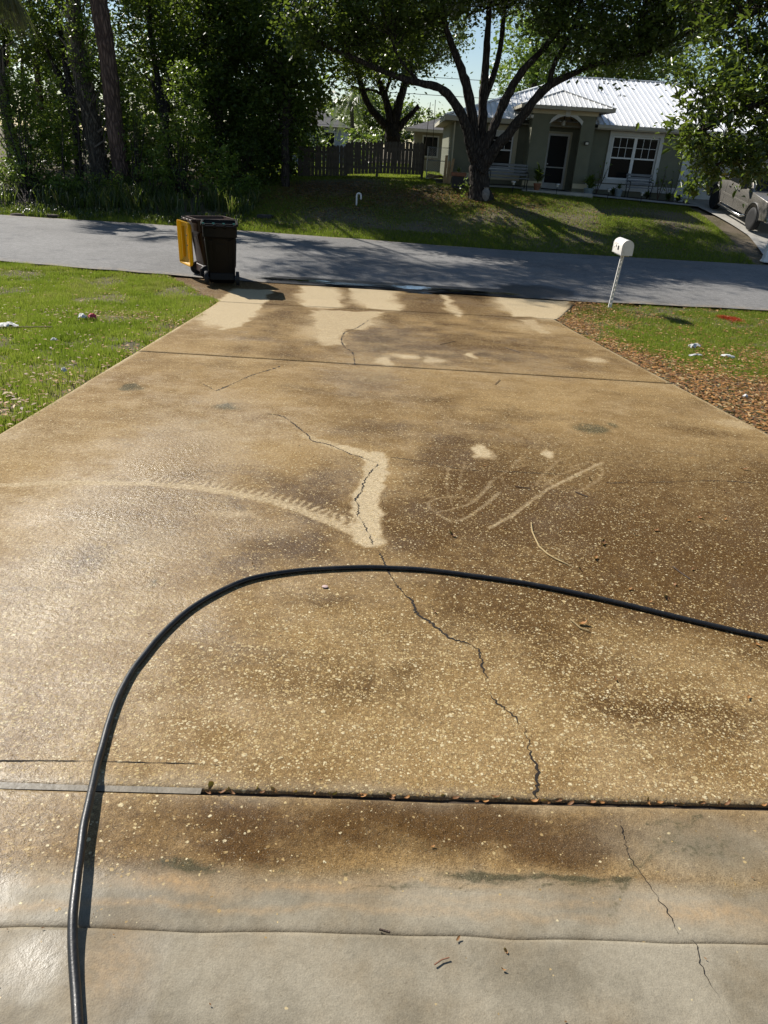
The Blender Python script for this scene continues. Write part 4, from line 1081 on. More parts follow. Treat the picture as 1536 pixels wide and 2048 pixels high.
def tree(name, label, base, limbs, ells, leaf, bark, per_m3, per, sig, L, W, seed, group=None, fold=False, twig=.35, maxd=2.6, flat=.7, droop=0.0, r0=.022, n=10, shell=.45):
    r = np.random.default_rng(seed)
    root = empty(name, base, label, 'tree', group)
    inv = -Vector(base)
    for i, l in enumerate(limbs):
        o = link('trunk' if i == 0 else 'limb', limb_mesh('limb', l, r, n), bark, root)
        o.location = inv
    cl = clusters(ells, per_m3, r, shell)
    if twig:
        o = link('branches', twigs('branches', cl, limbs, r, twig, r0, maxd), bark, root); o.location = inv; o['kind'] = 'stuff'
    o = link('crown', leaf_mesh('crown', cl, per, sig, L, W, r, flat, fold, droop), leaf, root); o.location = inv
    return root


# the big oak on the far lawn; the upper crown is out of the picture and shades the lawn and street
oak_up = [(-1.8, 25.6, 6.6, 2.4, 2.6, 1.2), (1.2, 26.8, 7.4, 3.0, 3.0, 1.3), (4.4, 26.2, 7.2, 2.8, 2.8, 1.4), (7.0, 25.2, 7.0, 2.4, 2.6, 1.2), (2.5, 29, 7.0, 3, 2, 1.2)]
tree('oak_tree', 'large spreading oak with dark forked limbs in front of the house', (2.46, 26.5, .1), LIMB_OAK, OAK_EL + oak_up, M['oak_leaf'], M['oak_bark'], 11, 40, .25, .12, .070, 11, twig=.25, n=12)
tree('oak_tree', 'smaller forked oak behind the wooden picket fence', LIMB_OAK2[0][0][:3], LIMB_OAK2, OAK2_EL, M['oak_leaf'], M['oak_bark'], 8, 38, .26, .125, .07, 12, twig=.3)
sp = SPROUT[0]
# laurel oak on the near right lawn, its trunk outside the picture
near_limbs = [[(7.6, 10.2, -.9, .30), (7.5, 10.3, .6, .26), (7.3, 10.4, 2.0, .22), (7.2, 10.5, 3.4, .16), (7.0, 10.8, 4.6, .1)],
              [(7.35, 10.4, 1.7, .13), (6.3, 10.5, 2.3, .09), (5.2, 10.7, 2.45, .06), (4.4, 10.7, 2.2, .035), (3.8, 10.4, 1.9, .015)],
              [(7.25, 10.5, 2.8, .12), (6.2, 10.8, 3.5, .08), (5.0, 11, 3.6, .05), (4.2, 11, 3.2, .025)],
              [(6.3, 10.5, 2.3, .06), (5.4, 10.5, 1.9, .04), (4.6, 10.5, 1.7, .025), (3.9, 10.2, 1.5, .012)]]
near_up = [(5.8, 10.9, 3.3, .9, 1.0, .8), (7.2, 10.6, 4.6, 1.6, 1.5, 1.2), (6.0, 10.6, 2.5, .7, .8, .6), (5.4, 10.8, 1.8, .6, .7, .5), (8.6, 10.4, 3.4, 1.2, 1.2, 1.2)]
tree('oak_tree', 'leafy oak branches hanging in at the right edge above the truck', (7.6, 10.2, -.9), near_limbs, NEAR_EL + near_up, M['near_leaf'], M['oak_bark'], 64, 26, .105, .095, .034, 13, fold=True, twig=.5, maxd=1.6, flat=.9, droop=.6, r0=.010, shell=.25)

# woods on the left
WL = ['dark evergreen tree at the right end of the woods beside the fence', 'tall dark tree in the middle of the woods', 'thin tree behind the leaning pine trunk',
      'airy tree behind the shaggy palm trunk', 'tree at the left edge of the woods']
for i, w in enumerate(WOODS):
    b = w['b']
    e = w['e']
    top = max(q[2] for q in e)
    r = np.random.default_rng(200 + i)
    cx, cy = e[0][0], e[0][1]
    fx, fy, fz = {0: (-4.6, 26.4, 9.2), 1: (-6.8, 26, 10), 2: (-9.2, 26, 11), 3: (-12, 26.2, 10.8), 4: (cx + .4, cy - .5, 8)}[i]
    tr = [(b[0], b[1] + 1.2, b[2] - .1, .16), (b[0] * .7 + cx * .3 + .1, b[1] * .5 + cy * .5, b[2] + 2, .13), (cx, cy, top, .09), (cx + .2, cy - .3, top + 2.2, .06), (fx, fy, fz, .03)]
    lb = [tr] + [[tr[1], ((tr[1][0] + q[0]) / 2, (tr[1][1] + q[1]) / 2, (tr[1][2] + q[2]) / 2 + .4, .07), (q[0], q[1], q[2], .03)] for q in e[1:5]]
    up = [(cx + (.6 if i < 2 else 0), cy + .5, top + (2.0 if i < 2 else 1.6), 1.7, 1.9, 1.3)]  # added crowns out of view, several leaned forward to shade the street
    up += {0: [(-4.6, 26.4, 9.4, 1.6, 1.3, .6)], 1: [(-6.8, 26.0, 10.2, 2.1, 1.7, .8), (cx, cy, 9, 1.8, 1.8, .9)], 2: [(-9.2, 26.0, 11.3, 2.1, 1.7, .8)], 3: [(-12.0, 26.2, 11.0, 2.0, 1.6, .7)], 4: []}[i]
    if i == 0: up = up[1:]
    if i == 1: up.append((cx + .5, cy + 1.5, top + .6, 1.6, 1.2, 1.2))
    tree('evergreen_tree', WL[i], (b[0], b[1] + 1.2, b[2]), lb, e + up, M['dark_leaf'], M['oak_bark'], 11 if i < 2 else 8, 42, .28, .12, .068, 210 + i, 'trees of the woods', twig=.15, maxd=3)
# dense thicket closing the back of the woods
r = np.random.default_rng(229)
for i, (x0, yb, wd, lab) in enumerate(((-5.6, 30.6, 1.1, 'dark thicket in the shade left of the fence end'), (-7.4, 30.2, 1.2, 'dark thicket in the middle of the woods floor'), (-9.2, 30.0, 1.1, 'dark thicket behind the pine trunk'), (-11.4, 30.4, 1.2, 'low thicket behind the palm trunk'), (-13.6, 30, 1.2, 'low thicket at the left edge of the woods floor'))):
    root = empty('thicket', (x0, yb, .0), lab, 'shrub', 'thickets on the woods floor')
    cl = clusters([(0, 0, .9, wd, .7, 1.0), (.3, .2, 1.9, wd * .8, .6, .9)], 12, r, .3)
    st = MB()
    for c in cl[::7]: st.tube([(c[0] * .3, c[1] * .3, -.1), tuple(c)], [.02, .006], 5, False)
    tag(st.build('stems', M['oak_bark'], root), kind='stuff')
    link('foliage', leaf_mesh('foliage', cl, 24, .22, .17, .09, r), M['dark_leaf'], root)
r = np.random.default_rng(230)
for i, (x0, yb, h, wd, lab) in enumerate(((-4.9, 32.6, 5.2, 1.5, 'dense tree deep in the woods behind the fence end'), (-7.4, 33.2, 6.0, 1.7, 'dense dark tree deep in the middle of the woods'), (-9.8, 34, 5.6, 1.7, 'dense tree deep in the woods behind the pine'),
                                         (-12.6, 35, 4.2, 1.7, 'pale distant tree deep in the woods behind the palm'), (-15.6, 35, 4.6, 1.9, 'distant tree at the far left of the woods'))):
    z0 = .15
    tree('evergreen_tree', lab, (x0, yb, z0), [[(x0, yb, z0 - .1, .17), (x0 + .1, yb, h * .5, .13), (x0 - .1, yb, h, .07)]],
         [(x0, yb, z0 + h * .25, wd, 1.0, h * .3), (x0 + .3, yb, z0 + h * .65, wd * 1.1, 1.2, h * .32), (x0 - .3, yb, z0 + h, wd, 1.2, h * .25)], M['dark_leaf'], M['oak_bark'], 6, 30, .36, .22, .12, 231 + i, 'trees of the woods', twig=.1)

SL = ['leafy shrub at the far left edge of the street verge', 'low rounded bush beside the street verge', 'tall leafy shrub left of the shaggy palm trunk', 'yellow green sapling just left of the palm trunk',
      'shrub close to the right of the pine trunk', 'tall light green shrub in the middle of the woods edge', 'light green bush behind the trash bins', 'shrub in deep shade near the fence', 'vine climbing the upper palm trunk', 'low bush at the foot of the palm', 'low bush at the foot of the pine', 'low bush between the pine and the trash bins', 'low dark bush left of the bins at the woods edge', 'low bush right of the bins in the shade', 'round bush in the far left corner of the verge']
for i, w in enumerate(SHRUBS):
    b = w['b']
    r = np.random.default_rng(300 + i)
    root = empty('shrub', b, SL[i], 'shrub', 'shrubs at the edge of the woods')
    st = MB()
    cl = clusters(w['e'], 30, r, .3)
    for c in cl[r.random(len(cl)) < .12]:
        st.tube([Vector((r.normal() * .08, r.normal() * .08, -.1)), (Vector(c) - Vector(b)) * .5 + Vector((0, 0, .1)), Vector(c) - Vector(b)], [.02, .014, .005], 5, False)
    tag(st.build('stems', M['oak_bark'], root, True), kind='stuff')
    o = link('foliage', leaf_mesh('foliage', cl, 30, .15, .095, .05, r), M['shrub_leaf'] if i != 7 else M['dark_leaf'], root)
    o.location = -Vector(b)

# leaning pine
r = np.random.default_rng(400)
pb = PINE[0][:3]
pine = empty('pine_tree', pb, 'tall pine with a leaning reddish bark trunk at the woods edge', 'tree')
o = link('trunk', limb_mesh('trunk', PINE, r, 16, .035, .14), M['pine_bark'], pine); o.location = -Vector(pb)
top = Vector(PINE[-1][:3])
ells = [(top.x - .5, 26.2, top.z + 2.6, 2.2, 1.6, .8)] + [(top.x + dx, top.y + dy, top.z + dz_, 1.1, 1.1, .6) for dx, dy, dz_ in ((.9, 0, .6), (-.9, .3, .2), (.2, -.8, 1.2), (0, .6, 1.9))]  # unseen crown, first clump widened and set forward to dapple the street with shade
cl = clusters(ells, 5, r)
o = link('crown', leaf_mesh('crown', cl, 90, .2, .20, .018, r), M['dark_leaf'], pine); o.location = -Vector(pb)
o = link('branches', twigs('branches', cl, [PINE[-3:]], r, .5, .03, 3), M['pine_bark'], pine); o.location = -Vector(pb); o['kind'] = 'stuff'


# cabbage palms
def fan_frond(root, p0, dirv, L, mat, r, name='frond'):
    """a petiole and a drooping fan of pleated leaf strips"""
    mb_v, mb_f, tt = [], [], []
    d = Vector(dirv).normalized()
    p1 = Vector(p0) + d * L * .45
    side = d.cross(Vector((0, 0, 1)))
    side = side.normalized() if side.length > .05 else Vector((1, 0, 0))
    upv = side.cross(d)

    def strip(a, b, c, w, tint):
        s = (c - a).cross(Vector((r.normal(), r.normal(), r.normal()))).normalized() * w
        n = len(mb_v)
        mb_v.extend([a - s, a + s, b + s, b - s, c])
        mb_f.extend([(n, n + 1, n + 2), (n, n + 2, n + 3), (n + 3, n + 2, n + 4)])
        tt.extend([tint] * 5)
    strip(Vector(p0), (Vector(p0) + p1) / 2, p1, .02, .4)
    for k in range(26):
        a = (k / 25 - .5) * 2.5
        e = (d * math.cos(a) + side * math.sin(a)) * L * .62 * (.75 + .3 * math.cos(a))
        m = p1 + e * .55 + upv * .03
        c = p1 + e + Vector((0, 0, -L * (.18 + .25 * r.random())))
        strip(p1, m, c, .016, r.random())
    me = np_mesh(name, np.array([tuple(v) for v in mb_v]), np.array(mb_f), {'tint': np.array(tt)})
    o = link(name, me, mat, root)
    return o


def cabbage_palm(label, line, seed, boots, crown_at, ndead, group=None):
    r = np.random.default_rng(seed)
    b = line[0][:3]
    root = empty('cabbage_palm', b, label, 'palm tree', group)
    o = link('trunk', limb_mesh('trunk', [(p[0], p[1], p[2], p[3] * .72) for p in line], r, 12, .05, .2), M['palm_bark'], root)
    o.location = -Vector(b)
    P = smooth_line(line, .1)
    bm_ = MB()
    bm_.loft([[(-.035, 0, 0), (.035, 0, 0), (.028, .03, 0), (-.028, .03, 0)], [(-.022, .07, .28), (.022, .07, .28), (.02, .095, .28), (-.02, .095, .28)],
              [(-.014, .17, .52), (.014, .17, .52), (.012, .185, .52), (-.012, .185, .52)]])
    me = bm_.mesh('boot')
    me.materials.append(M['boot'])
    for k in range(boots):
        i = int((k + r.random()) / boots * (len(P) - 1))
        a = k * 2.4 + r.normal() * .3
        o = link('boot', me, None, root)
        p = P[i]
        o.location = Vector(p[:3]) - Vector(b) + Vector((math.sin(-a), math.cos(a), 0)) * p[3] * .66
        o.rotation_euler = (r.normal() * .22, r.normal() * .55, a)
        o.scale = (1.0, .8 + .5 * r.random(), .8 + .6 * r.random())
    c = Vector(crown_at) - Vector(b)
    for k in range(ndead):
        a = k * 2.4
        e = -1.15 + .5 * r.random()
        fan_frond(root, c + Vector((0, 0, -.1)), (math.cos(a) * math.cos(e), math.sin(a) * math.cos(e), math.sin(e)), 1.3 + .4 * r.random(), M['palm_dead'], r, 'dead_frond')
    for k in range(12):
        a = k * 2.4 + .5
        e = -.2 + 1.2 * r.random()
        fan_frond(root, c + Vector((0, 0, .2)), (math.cos(a) * math.cos(e), math.sin(a) * math.cos(e), math.sin(e)), 1.5 + .3 * r.random(), M['palm'], r)
    return root


ct = PALMTR[-1]
cabbage_palm('cabbage palm with crisscrossed old leaf bases behind the pine trunk', PALMTR, 410, 110, (ct[0] - .2, ct[1], ct[2] + 1.4), 8)
cabbage_palm('cabbage palm with a skirt of hanging dead fronds at the top left corner', [(-13.6, 26.8, -.4, .26), (-13.5, 26.7, 2, .24), (-13.35, 26.4, 5.4, .22)], 411, 26, (-13.1, 26.0, 5.75), 22)
for i, l in enumerate(BACKTR[:3]):
    l = [(l[0][0], l[0][1], .1, l[0][3])] + l + [(l[-1][0] - .1, l[-1][1], l[-1][2] + 2.5, l[-1][3] * .7)]
    tree('pine_tree', ['straight thick pine trunk far back between the palm and the left edge', 'thin pine trunk at the far left of the woods', 'thin pine trunk second from the left edge'][i], l[0][:3], [l],
         [(l[-1][0], l[-1][1], l[-1][2] + .4, 1.0, 1.0, .8)], M['dark_leaf'], M['pine_bark'], 6, 40, .2, .14, .015, 420 + i, 'background pines', twig=.3)

# trees beyond the houses
FL = ['light green sunlit tree rising behind the white metal roof', 'dark tree line behind the ridge of the white roof', 'distant tree left of the palm on the skyline', 'distant tree right of the palm on the skyline']
for i, e in enumerate(FARTREE):
    c = e[0]
    z0 = .4
    ee = list(e)
    for q in e: ee.append((q[0], q[1] + 1, max(1.5, q[2] - q[5] * 1.8), q[3], q[4], q[5] * (1.2 if i < 2 else 1.0)))
    tree('distant_tree', FL[i], (c[0], c[1], z0), [[(c[0], c[1], z0 - .1, .25), (c[0], c[1], c[2] * .6, .2), (c[0] + .2, c[1], c[2], .1)]], ee,
         M['bright_leaf'] if i == 0 else (M['oak_leaf'] if i == 1 else M['dark_leaf']), M['oak_bark'], 1.6 if i < 2 else 1.0, 26, .45 if i < 2 else .38, .22 if i < 2 else .34, .13 if i < 2 else .2, 440 + i, 'trees on the skyline', twig=.05)
YL = ['light green garden shrub behind the fence beside the forked oak', 'large light green shrub close left of the forked oak', 'garden shrub in the sun in front of the far house', 'leafy garden plant at the edge of the woods beyond the fence', 'low green hedge just behind the left fence end', 'small shrub right behind the fence pickets']
for i, e in enumerate(YSHRUB):
    q = e[0]
    r = np.random.default_rng(460 + i)
    root = empty('garden_shrub', (q[0], q[1], .45), YL[i], 'shrub', 'shrubs in the yard beyond the fence')
    cl = clusters([(q[0], q[1], q[2], q[3], q[4], q[5]), (q[0], q[1], (q[2] + .45) / 2, q[3] * .8, q[4], max(.2, (q[2] - .45) / 2))], 8, r, .3)
    st = MB()
    for c in cl[::9]: st.tube([(0, 0, 0), tuple(c - np.array([q[0], q[1], .45]))], [.02, .006], 5, False)
    tag(st.build('stems', M['oak_bark'], root), kind='stuff')
    o = link('foliage', leaf_mesh('foliage', cl, 22, .2, .16, .08, r), M['bright_leaf'], root); o.location = (-q[0], -q[1], -.45)

# feathery palm far behind the fence
fp, ft = Vector(FPALM[0]), Vector(FPALM[1])
fpalm = empty('queen_palm', (fp.x, fp.y, .45), 'feathery palm with drooping fronds beyond the fence', 'palm tree')
MB().tube([(0, 0, -.1), (-.1, 0, 1.5), (ft.x - fp.x, 0, ft.z - .45)], [.16, .14, .12], 10).build('trunk', M['palm_bark'], fpalm, True)
r = np.random.default_rng(480)
for k in range(18):
    a = k * 2.4; e = .1 + 1.1 * r.random()
    L = 2.3
    V, F, tt = [], [], []
    p = Vector((ft.x - fp.x, 0, ft.z - .45)); d = Vector((math.cos(a) * math.cos(e), math.sin(a) * math.cos(e), math.sin(e)))
    prev = p.copy()
    for s in range(14):
        q = prev + d * L / 14
        d = (d + Vector((0, 0, -.22))).normalized()
        sd = d.cross(Vector((0, 0, 1))).normalized()
        for sg in (-1, 1):
            tip = q + (sd * sg * .45 + d * .25 + Vector((0, 0, -.55))).normalized() * .65
            w = d * .05
            n = len(V)
            V += [prev - w, prev + w + Vector((0, 0, .01)), tip]
            F.append((n, n + 1, n + 2)); tt += [r.random()] * 3
        prev = q
    link('frond', np_mesh('frond', np.array([tuple(v) for v in V]), np.array(F), {'tint': np.array(tt)}), M['palm'], fpalm)

# ---------------------------------------------------------------- the green house with the white metal roof
HZ = .32
house = empty('house', (6.0, 34.0, HZ), 'sage green stucco house with a white ribbed metal roof', 'house')


def H(mb, name, mat, parent=None, **kw):
    """place world-coordinate geometry under the house"""
    o = mb.build(name, mat, parent or house, **kw)
    if parent is None: o.location = (-6.0, -34.0, -HZ)
    return o


FY = 29.9      # front wall plane
EZ = 2.60      # eave height
# front wall with real openings for the two windows and the entry
def wall_with_holes(x0, x1, z0, z1, holes, y0, y1):
    mb = MB()
    xs = sorted({x0, x1, *[h[0] for h in holes], *[h[1] for h in holes]})
    for a, b in zip(xs[:-1], xs[1:]):
        hs = [h for h in holes if h[0] <= a + 1e-6 and h[1] >= b - 1e-6]
        z = z0
        for h in sorted(hs, key=lambda q: q[2]):
            if h[2] > z: mb.box(a, b, y0, y1, z, h[2])
            z = h[3]
        if z1 > z: mb.box(a, b, y0, y1, z, z1)
    return mb


W1 = (3.15, 4.0, .98, 2.30)
W2 = (7.70, 9.45, .88, 2.34)
DR = (5.22, 6.17, HZ + .1, 2.36)
H(wall_with_holes(1.79, 10.75, HZ - .3, EZ, [W1, W2, DR], FY, FY + .2), 'wall', M['stucco'])
H(MB().box(1.79, 1.99, FY + .2, 39.9, HZ - .3, EZ), 'wall', M['stucco'])['label'] = 'side wall lit by the sun'
H(MB().box(10.55, 10.75, FY + .2, 33.0, HZ - .3, EZ), 'wall', M['stucco'])
H(MB().box(1.99, 17, 39.7, 39.9, HZ - .3, EZ), 'wall', M['stucco'])
H(MB().box(10.75, 17, 33.0, 33.2, HZ - .3, EZ), 'wall', M['stucco'])
H(MB().box(16.8, 17, 33.2, 39.7, HZ - .3, EZ), 'wall', M['stucco'])
gd = H(MB().box(11.3, 15.6, 32.93, 32.99, HZ - .2, 2.35), 'garage_door', M['trim_white'])
for k in range(1, 4): H(MB().box(11.3, 15.6, 32.915, 32.932, HZ - .2 + k * .57, HZ - .18 + k * .57), 'panel_joint', M['black_trim'], None)
# trim: corner boards, base band
H(MB().box(10.45, 10.79, FY - .04, FY - .001, HZ - .3, EZ - .02), 'corner_trim', M['trim_white'])
H(MB().box(6.72, 10.45, FY - .035, FY - .001, .50, .70), 'base_band', M['trim_white'])
H(MB().box(1.75, 4.4, FY - .035, FY - .001, .62, .80), 'base_band', M['trim'])
H(MB().box(1.745, 1.786, FY - .04, FY + .22, HZ - .3, EZ - .02), 'corner_trim', M['trim'])


def window(hole, sashes, trimw, mat, label):
    x0, x1, z0, z1 = hole
    w = H(MB().box(x0 - trimw, x0, FY - .05, FY - .001, z0 - trimw, z1 + trimw * 1.1).box(x1, x1 + trimw, FY - .05, FY - .001, z0 - trimw, z1 + trimw * 1.1)
          .box(x0, x1, FY - .05, FY - .001, z1, z1 + trimw * 1.1).box(x0, x1, FY - .07, FY - .001, z0 - trimw, z0), 'window', mat)
    w['label'] = label
    n = sashes
    sw = (x1 - x0) / n
    for k in range(n):
        a, b = x0 + k * sw, x0 + (k + 1) * sw
        f = .055
        fr = MB().box(a, a + f, FY + .03, FY + .09, z0, z1).box(b - f, b, FY + .03, FY + .09, z0, z1).box(a + f, b - f, FY + .03, FY + .09, z0, z0 + f).box(a + f, b - f, FY + .03, FY + .09, z1 - f, z1)
        zm = (z0 + z1) / 2
        fr.box(a + f, b - f, FY + .025, FY + .09, zm - .025, zm + .025)
        fr.build('frame', M['white_plain'], w)
        MB().box(a + f, b - f, FY + .075, FY + .085, z0 + f, zm - .025).build('pane', M['glass'], w)
        u0, u1, v0, v1 = a + f, b - f, zm + .025, z1 - f
        MB().box(u0, u1, FY + .075, FY + .085, v0, v1).build('pane', M['glass'], w)
        g = MB()
        for q in (1, 2): g.box(u0 + (u1 - u0) * q / 3 - .008, u0 + (u1 - u0) * q / 3 + .008, FY + .06, FY + .073, v0, v1)
        g.box(u0, u1, FY + .058, FY + .072, (v0 + v1) / 2 - .008, (v0 + v1) / 2 + .008)
        g.build('muntin', M['white_plain'], w)
    return w


window(W2, 2, .14, M['trim_white'], 'wide double window with white trim')
w = window(W1, 1, .15, M['trim'], 'single window behind the oak trunk')
MB().box(W1[0] + .06, W1[1] - .06, FY + .045, FY + .056, 2.08, W1[3] - .06).build('blind', M['trim_white'], w)

# porch: two piers, an arch, its own little hip roof
PY = 28.8
ax0, ax1, az, ah = 5.10, 6.22, 2.56, .27
pm = MB()
n = 14
arc = [(ax0 + (ax1 - ax0) * i / n, az + ah * math.sin(math.pi * i / n) ** .8) for i in range(n + 1)]
outer = [(4.45, HZ - .3), (ax0, HZ - .3)] + arc + [(ax1, HZ - .3), (6.70, HZ - .3), (6.70, 2.98), (4.45, 2.98)]
for (xa, xb) in ((4.45, ax0), (ax1, 6.70)): pm.box(xa, xb, PY, PY + .22, HZ - .3, 2.98)
for i in range(n):
    (xa, za), (xb, zb) = arc[i], arc[i + 1]
    pm.prism([(xa, PY, za), (xb, PY, zb), (xb, PY, 2.98), (xa, PY, 2.98)], (0, .22, 0))
H(pm, 'porch_front', M['stucco'])
H(MB().box(4.45, 4.65, PY + .22, FY - .001, HZ - .3, 2.98), 'porch_side', M['stucco'])
H(MB().box(6.50, 6.70, PY + .22, FY - .001, HZ - .3, 2.98), 'porch_side', M['stucco'])
H(MB().box(4.65, 6.5, PY + .22, FY - .001, 2.90, 2.97), 'porch_ceiling', M['soffit'])
H(MB().box(4.652, 6.498, FY - .10, FY - .03, 2.5, 2.9), 'transom_wall', M['trim'])
tr = MB()
for i in range(n):
    (xa, za), (xb, zb) = arc[i], arc[i + 1]
    k0, k1 = .16, .16
    tr.prism([(xa - (.05 if i == 0 else 0), PY - .04, za), (xb, PY - .04, zb), (xb + (.03 if i == n - 1 else 0), PY - .04, zb + .13), (xa, PY - .04, za + .13)], (0, .038, 0))
H(tr, 'arch_trim', M['trim_white'])
H(MB().prism([(5.60, PY - .06, az + ah - .02), (5.74, PY - .06, az + ah - .02), (5.77, PY - .06, az + ah + .20), (5.57, PY - .06, az + ah + .20)], (0, .055, 0)), 'keystone', M['trim_white'])
H(MB().box(4.40, 6.75, PY - .045, PY - .001, 2.86, 3.05).box(4.40, 4.448, PY - .001, FY - .04, 2.86, 3.05).box(6.702, 6.75, PY - .001, FY - .04, 2.86, 3.05), 'frieze', M['trim'])
H(MB().box(4.36, ax0 - .004, PY - .04, PY - .001, .52, .68), 'base_band', M['trim'])
H(MB().box(ax1 + .004, 6.76, PY - .04, PY - .001, .52, .68), 'base_band', M['trim'])
H(MB().box(4.3, 6.9, 28.2, FY + .1, HZ - .3, HZ + .08), 'porch_floor', M['slab_walk'])
# storm door
dr = H(MB().box(DR[0], DR[0] + .07, FY - .02, FY + .1, DR[2], DR[3]).box(DR[1] - .07, DR[1], FY - .02, FY + .1, DR[2], DR[3]).box(DR[0] + .07, DR[1] - .07, FY - .02, FY + .1, DR[3] - .07, DR[3]), 'door', M['trim'])
dr['label'] = 'cream framed storm door with dark screen'
a, b = DR[0] + .07, DR[1] - .07
MB().box(a, a + .07, FY + .02, FY + .06, DR[2], DR[3] - .07).box(b - .07, b, FY + .02, FY + .06, DR[2], DR[3] - .07).box(a + .07, b - .07, FY + .02, FY + .06, DR[2], DR[2] + .2).box(a + .07, b - .07, FY + .02, FY + .06, DR[3] - .14, DR[3] - .07).box(a + .07, b - .07, FY + .02, FY + .06, 1.14, 1.18).build('door_frame', M['trim_white'], dr)
MB().box(a + .07, b - .07, FY + .045, FY + .055, DR[2] + .2, 1.14).build('screen', M['screen'], dr)
MB().box(a + .07, b - .07, FY + .045, FY + .055, 1.18, DR[3] - .14).build('screen', M['screen'], dr)
MB().box(a + .08, a + .13, FY - .01, FY + .02, 1.25, 1.29).build('handle', M['galv'], dr)
# lamps
l = H(MB().box(6.42, 6.56, PY - .10, PY - .001, 1.95, 2.07), 'wall_lamp', M['black_trim'])
MB().box(6.44, 6.54, PY - .108, PY - .10, 1.97, 2.04).build('lens', M['lamp_glass'], l)
l = H(MB().tube([(5.68, 29.4, 2.9), (5.68, 29.4, 2.72)], .012, 6), 'hanging_lamp', M['black_trim'])
MB().lathe([(.02, 2.72), (.07, 2.69), (.075, 2.56), (.03, 2.53)], 10, (5.68, 29.4, 0)).build('lamp_shade', M['lamp_glass'], l)
l = H(MB().box(4.34, 4.40, PY + .15, PY + .25, 2.72, 2.82), 'flood_lamp', M['white_plain'])
MB().lathe([(.02, 0), (.05, .03), (.055, .10)], 10, (4.30, PY + .12, 2.70)).build('lamp_head', M['white_plain'], l, True)
MB().lathe([(.02, 0), (.05, .03), (.055, .10)], 10, (4.42, PY + .02, 2.70)).build('lamp_head', M['white_plain'], l, True)

# main hip roof
X0, X1, Y0, Y1, RY_, RZH = 1.35, 17.45, 29.45, 40.35, 34.9, EZ + .06 + 5.45 * .345
xl, xr_ = X0 + 5.45, X1 - 5.45
ze = EZ + .06
th = .03
roof = MB()
for q in ([(X0, Y0, ze), (X1, Y0, ze), (xr_, RY_, RZH), (xl, RY_, RZH)], [(X1, Y1, ze), (X0, Y1, ze), (xl, RY_, RZH), (xr_, RY_, RZH)]): roof.poly(q)
roof.poly([(X0, Y1, ze), (X0, Y0, ze), (xl, RY_, RZH)]); roof.poly([(X1, Y0, ze), (X1, Y1, ze), (xr_, RY_, RZH)])
rf = H(roof, 'roof', M['roof_white'])
pitch = .345
# ribs of the front slope, clipped by the hips and by the porch roof
x = X0 + .12
while x < X1 - .1:
    top = min(RY_, Y0 + (x - X0), Y0 + (X1 - x))
    if top - Y0 > .12:
        zt = ze + (top - Y0) * pitch
        MB().prism([(x - .016, Y0 - .012, ze + .001), (x + .016, Y0 - .012, ze + .001), (x + .009, Y0 - .012, ze + .026), (x - .009, Y0 - .012, ze + .026)], (0, top - Y0, zt - ze)).build('roof_rib', M['roof_white'], rf)
    x += .205
y = Y0 + .12
while y < Y1 - .1:
    run = min(y - Y0, Y1 - y)
    MB().prism([(X0 - .012, y - .016, ze + .001), (X0 - .012, y + .016, ze + .001), (X0 - .012, y + .009, ze + .026), (X0 - .012, y - .009, ze + .026)], (run, 0, run * pitch)).build('roof_rib', M['roof_white'], rf)
    y += .205
MB().bar((X0, Y0, ze + .02), (xl, RY_, RZH + .02), .14, .03).build('hip_cap', M['roof_white'], rf)
MB().bar((X1, Y0, ze + .02), (xr_, RY_, RZH + .02), .14, .03).build('hip_cap', M['roof_white'], rf)
MB().bar((xl, RY_, RZH + .025), (xr_, RY_, RZH + .025), .16, .03).build('ridge_cap', M['roof_white'], rf)
MB().tube([(7.6, 33.2, ze + 3.75 * pitch - .05), (7.6, 33.2, ze + 3.75 * pitch + .28)], .03, 8).build('vent_pipe', M['galv'], rf)
# fascia, gutter, soffit
H(MB().box(X0 + .02, 4.2, Y0 + .005, Y0 + .03, EZ - .10, EZ + .055).box(6.95, X1 - .02, Y0 + .005, Y0 + .03, EZ - .10, EZ + .055).box(X0 + .005, X0 + .03, Y0 + .03, Y1, EZ - .10, EZ + .055), 'fascia', M['fascia'])
H(MB().box(6.95, 10.9, Y0 - .07, Y0 + .003, EZ - .06, EZ + .035), 'gutter', M['fascia'])
H(MB().box(X0 + .03, X1 - .03, Y0 + .031, FY - .001, EZ - .09, EZ - .06).box(X0 + .031, 1.788, FY, Y1 - .05, EZ - .09, EZ - .06), 'soffit', M['soffit'])
# porch hip roof
qx0, qx1, qy0, qz = 3.93, 7.22, 28.32, 3.10
hw = (qx1 - qx0) / 2
qz1 = qz + hw * .35
qyb = Y0 + (qz1 - ze) / pitch + .05
yb = Y0 + (qz - ze) / pitch + .05
cx = (qx0 + qx1) / 2
pr = MB()
pr.poly([(qx0, qy0, qz), (qx1, qy0, qz), (cx, qy0 + hw, qz1)])
pr.poly([(qx1, qy0, qz), (qx1, yb, qz), (cx, qyb, qz1), (cx, qy0 + hw, qz1)])
pr.poly([(qx0, yb, qz), (qx0, qy0, qz), (cx, qy0 + hw, qz1), (cx, qyb, qz1)])
prf = H(pr, 'porch_roof', M['roof_white'])
x = qx0 + .1
while x < qx1 - .05:
    run = min(x - qx0, qx1 - x)
    MB().prism([(x - .014, qy0 - .01, qz + .001), (x + .014, qy0 - .01, qz + .001), (x + .008, qy0 - .01, qz + .022), (x - .008, qy0 - .01, qz + .022)], (0, run, run * .35)).build('roof_rib', M['roof_white'], prf)
    x += .18
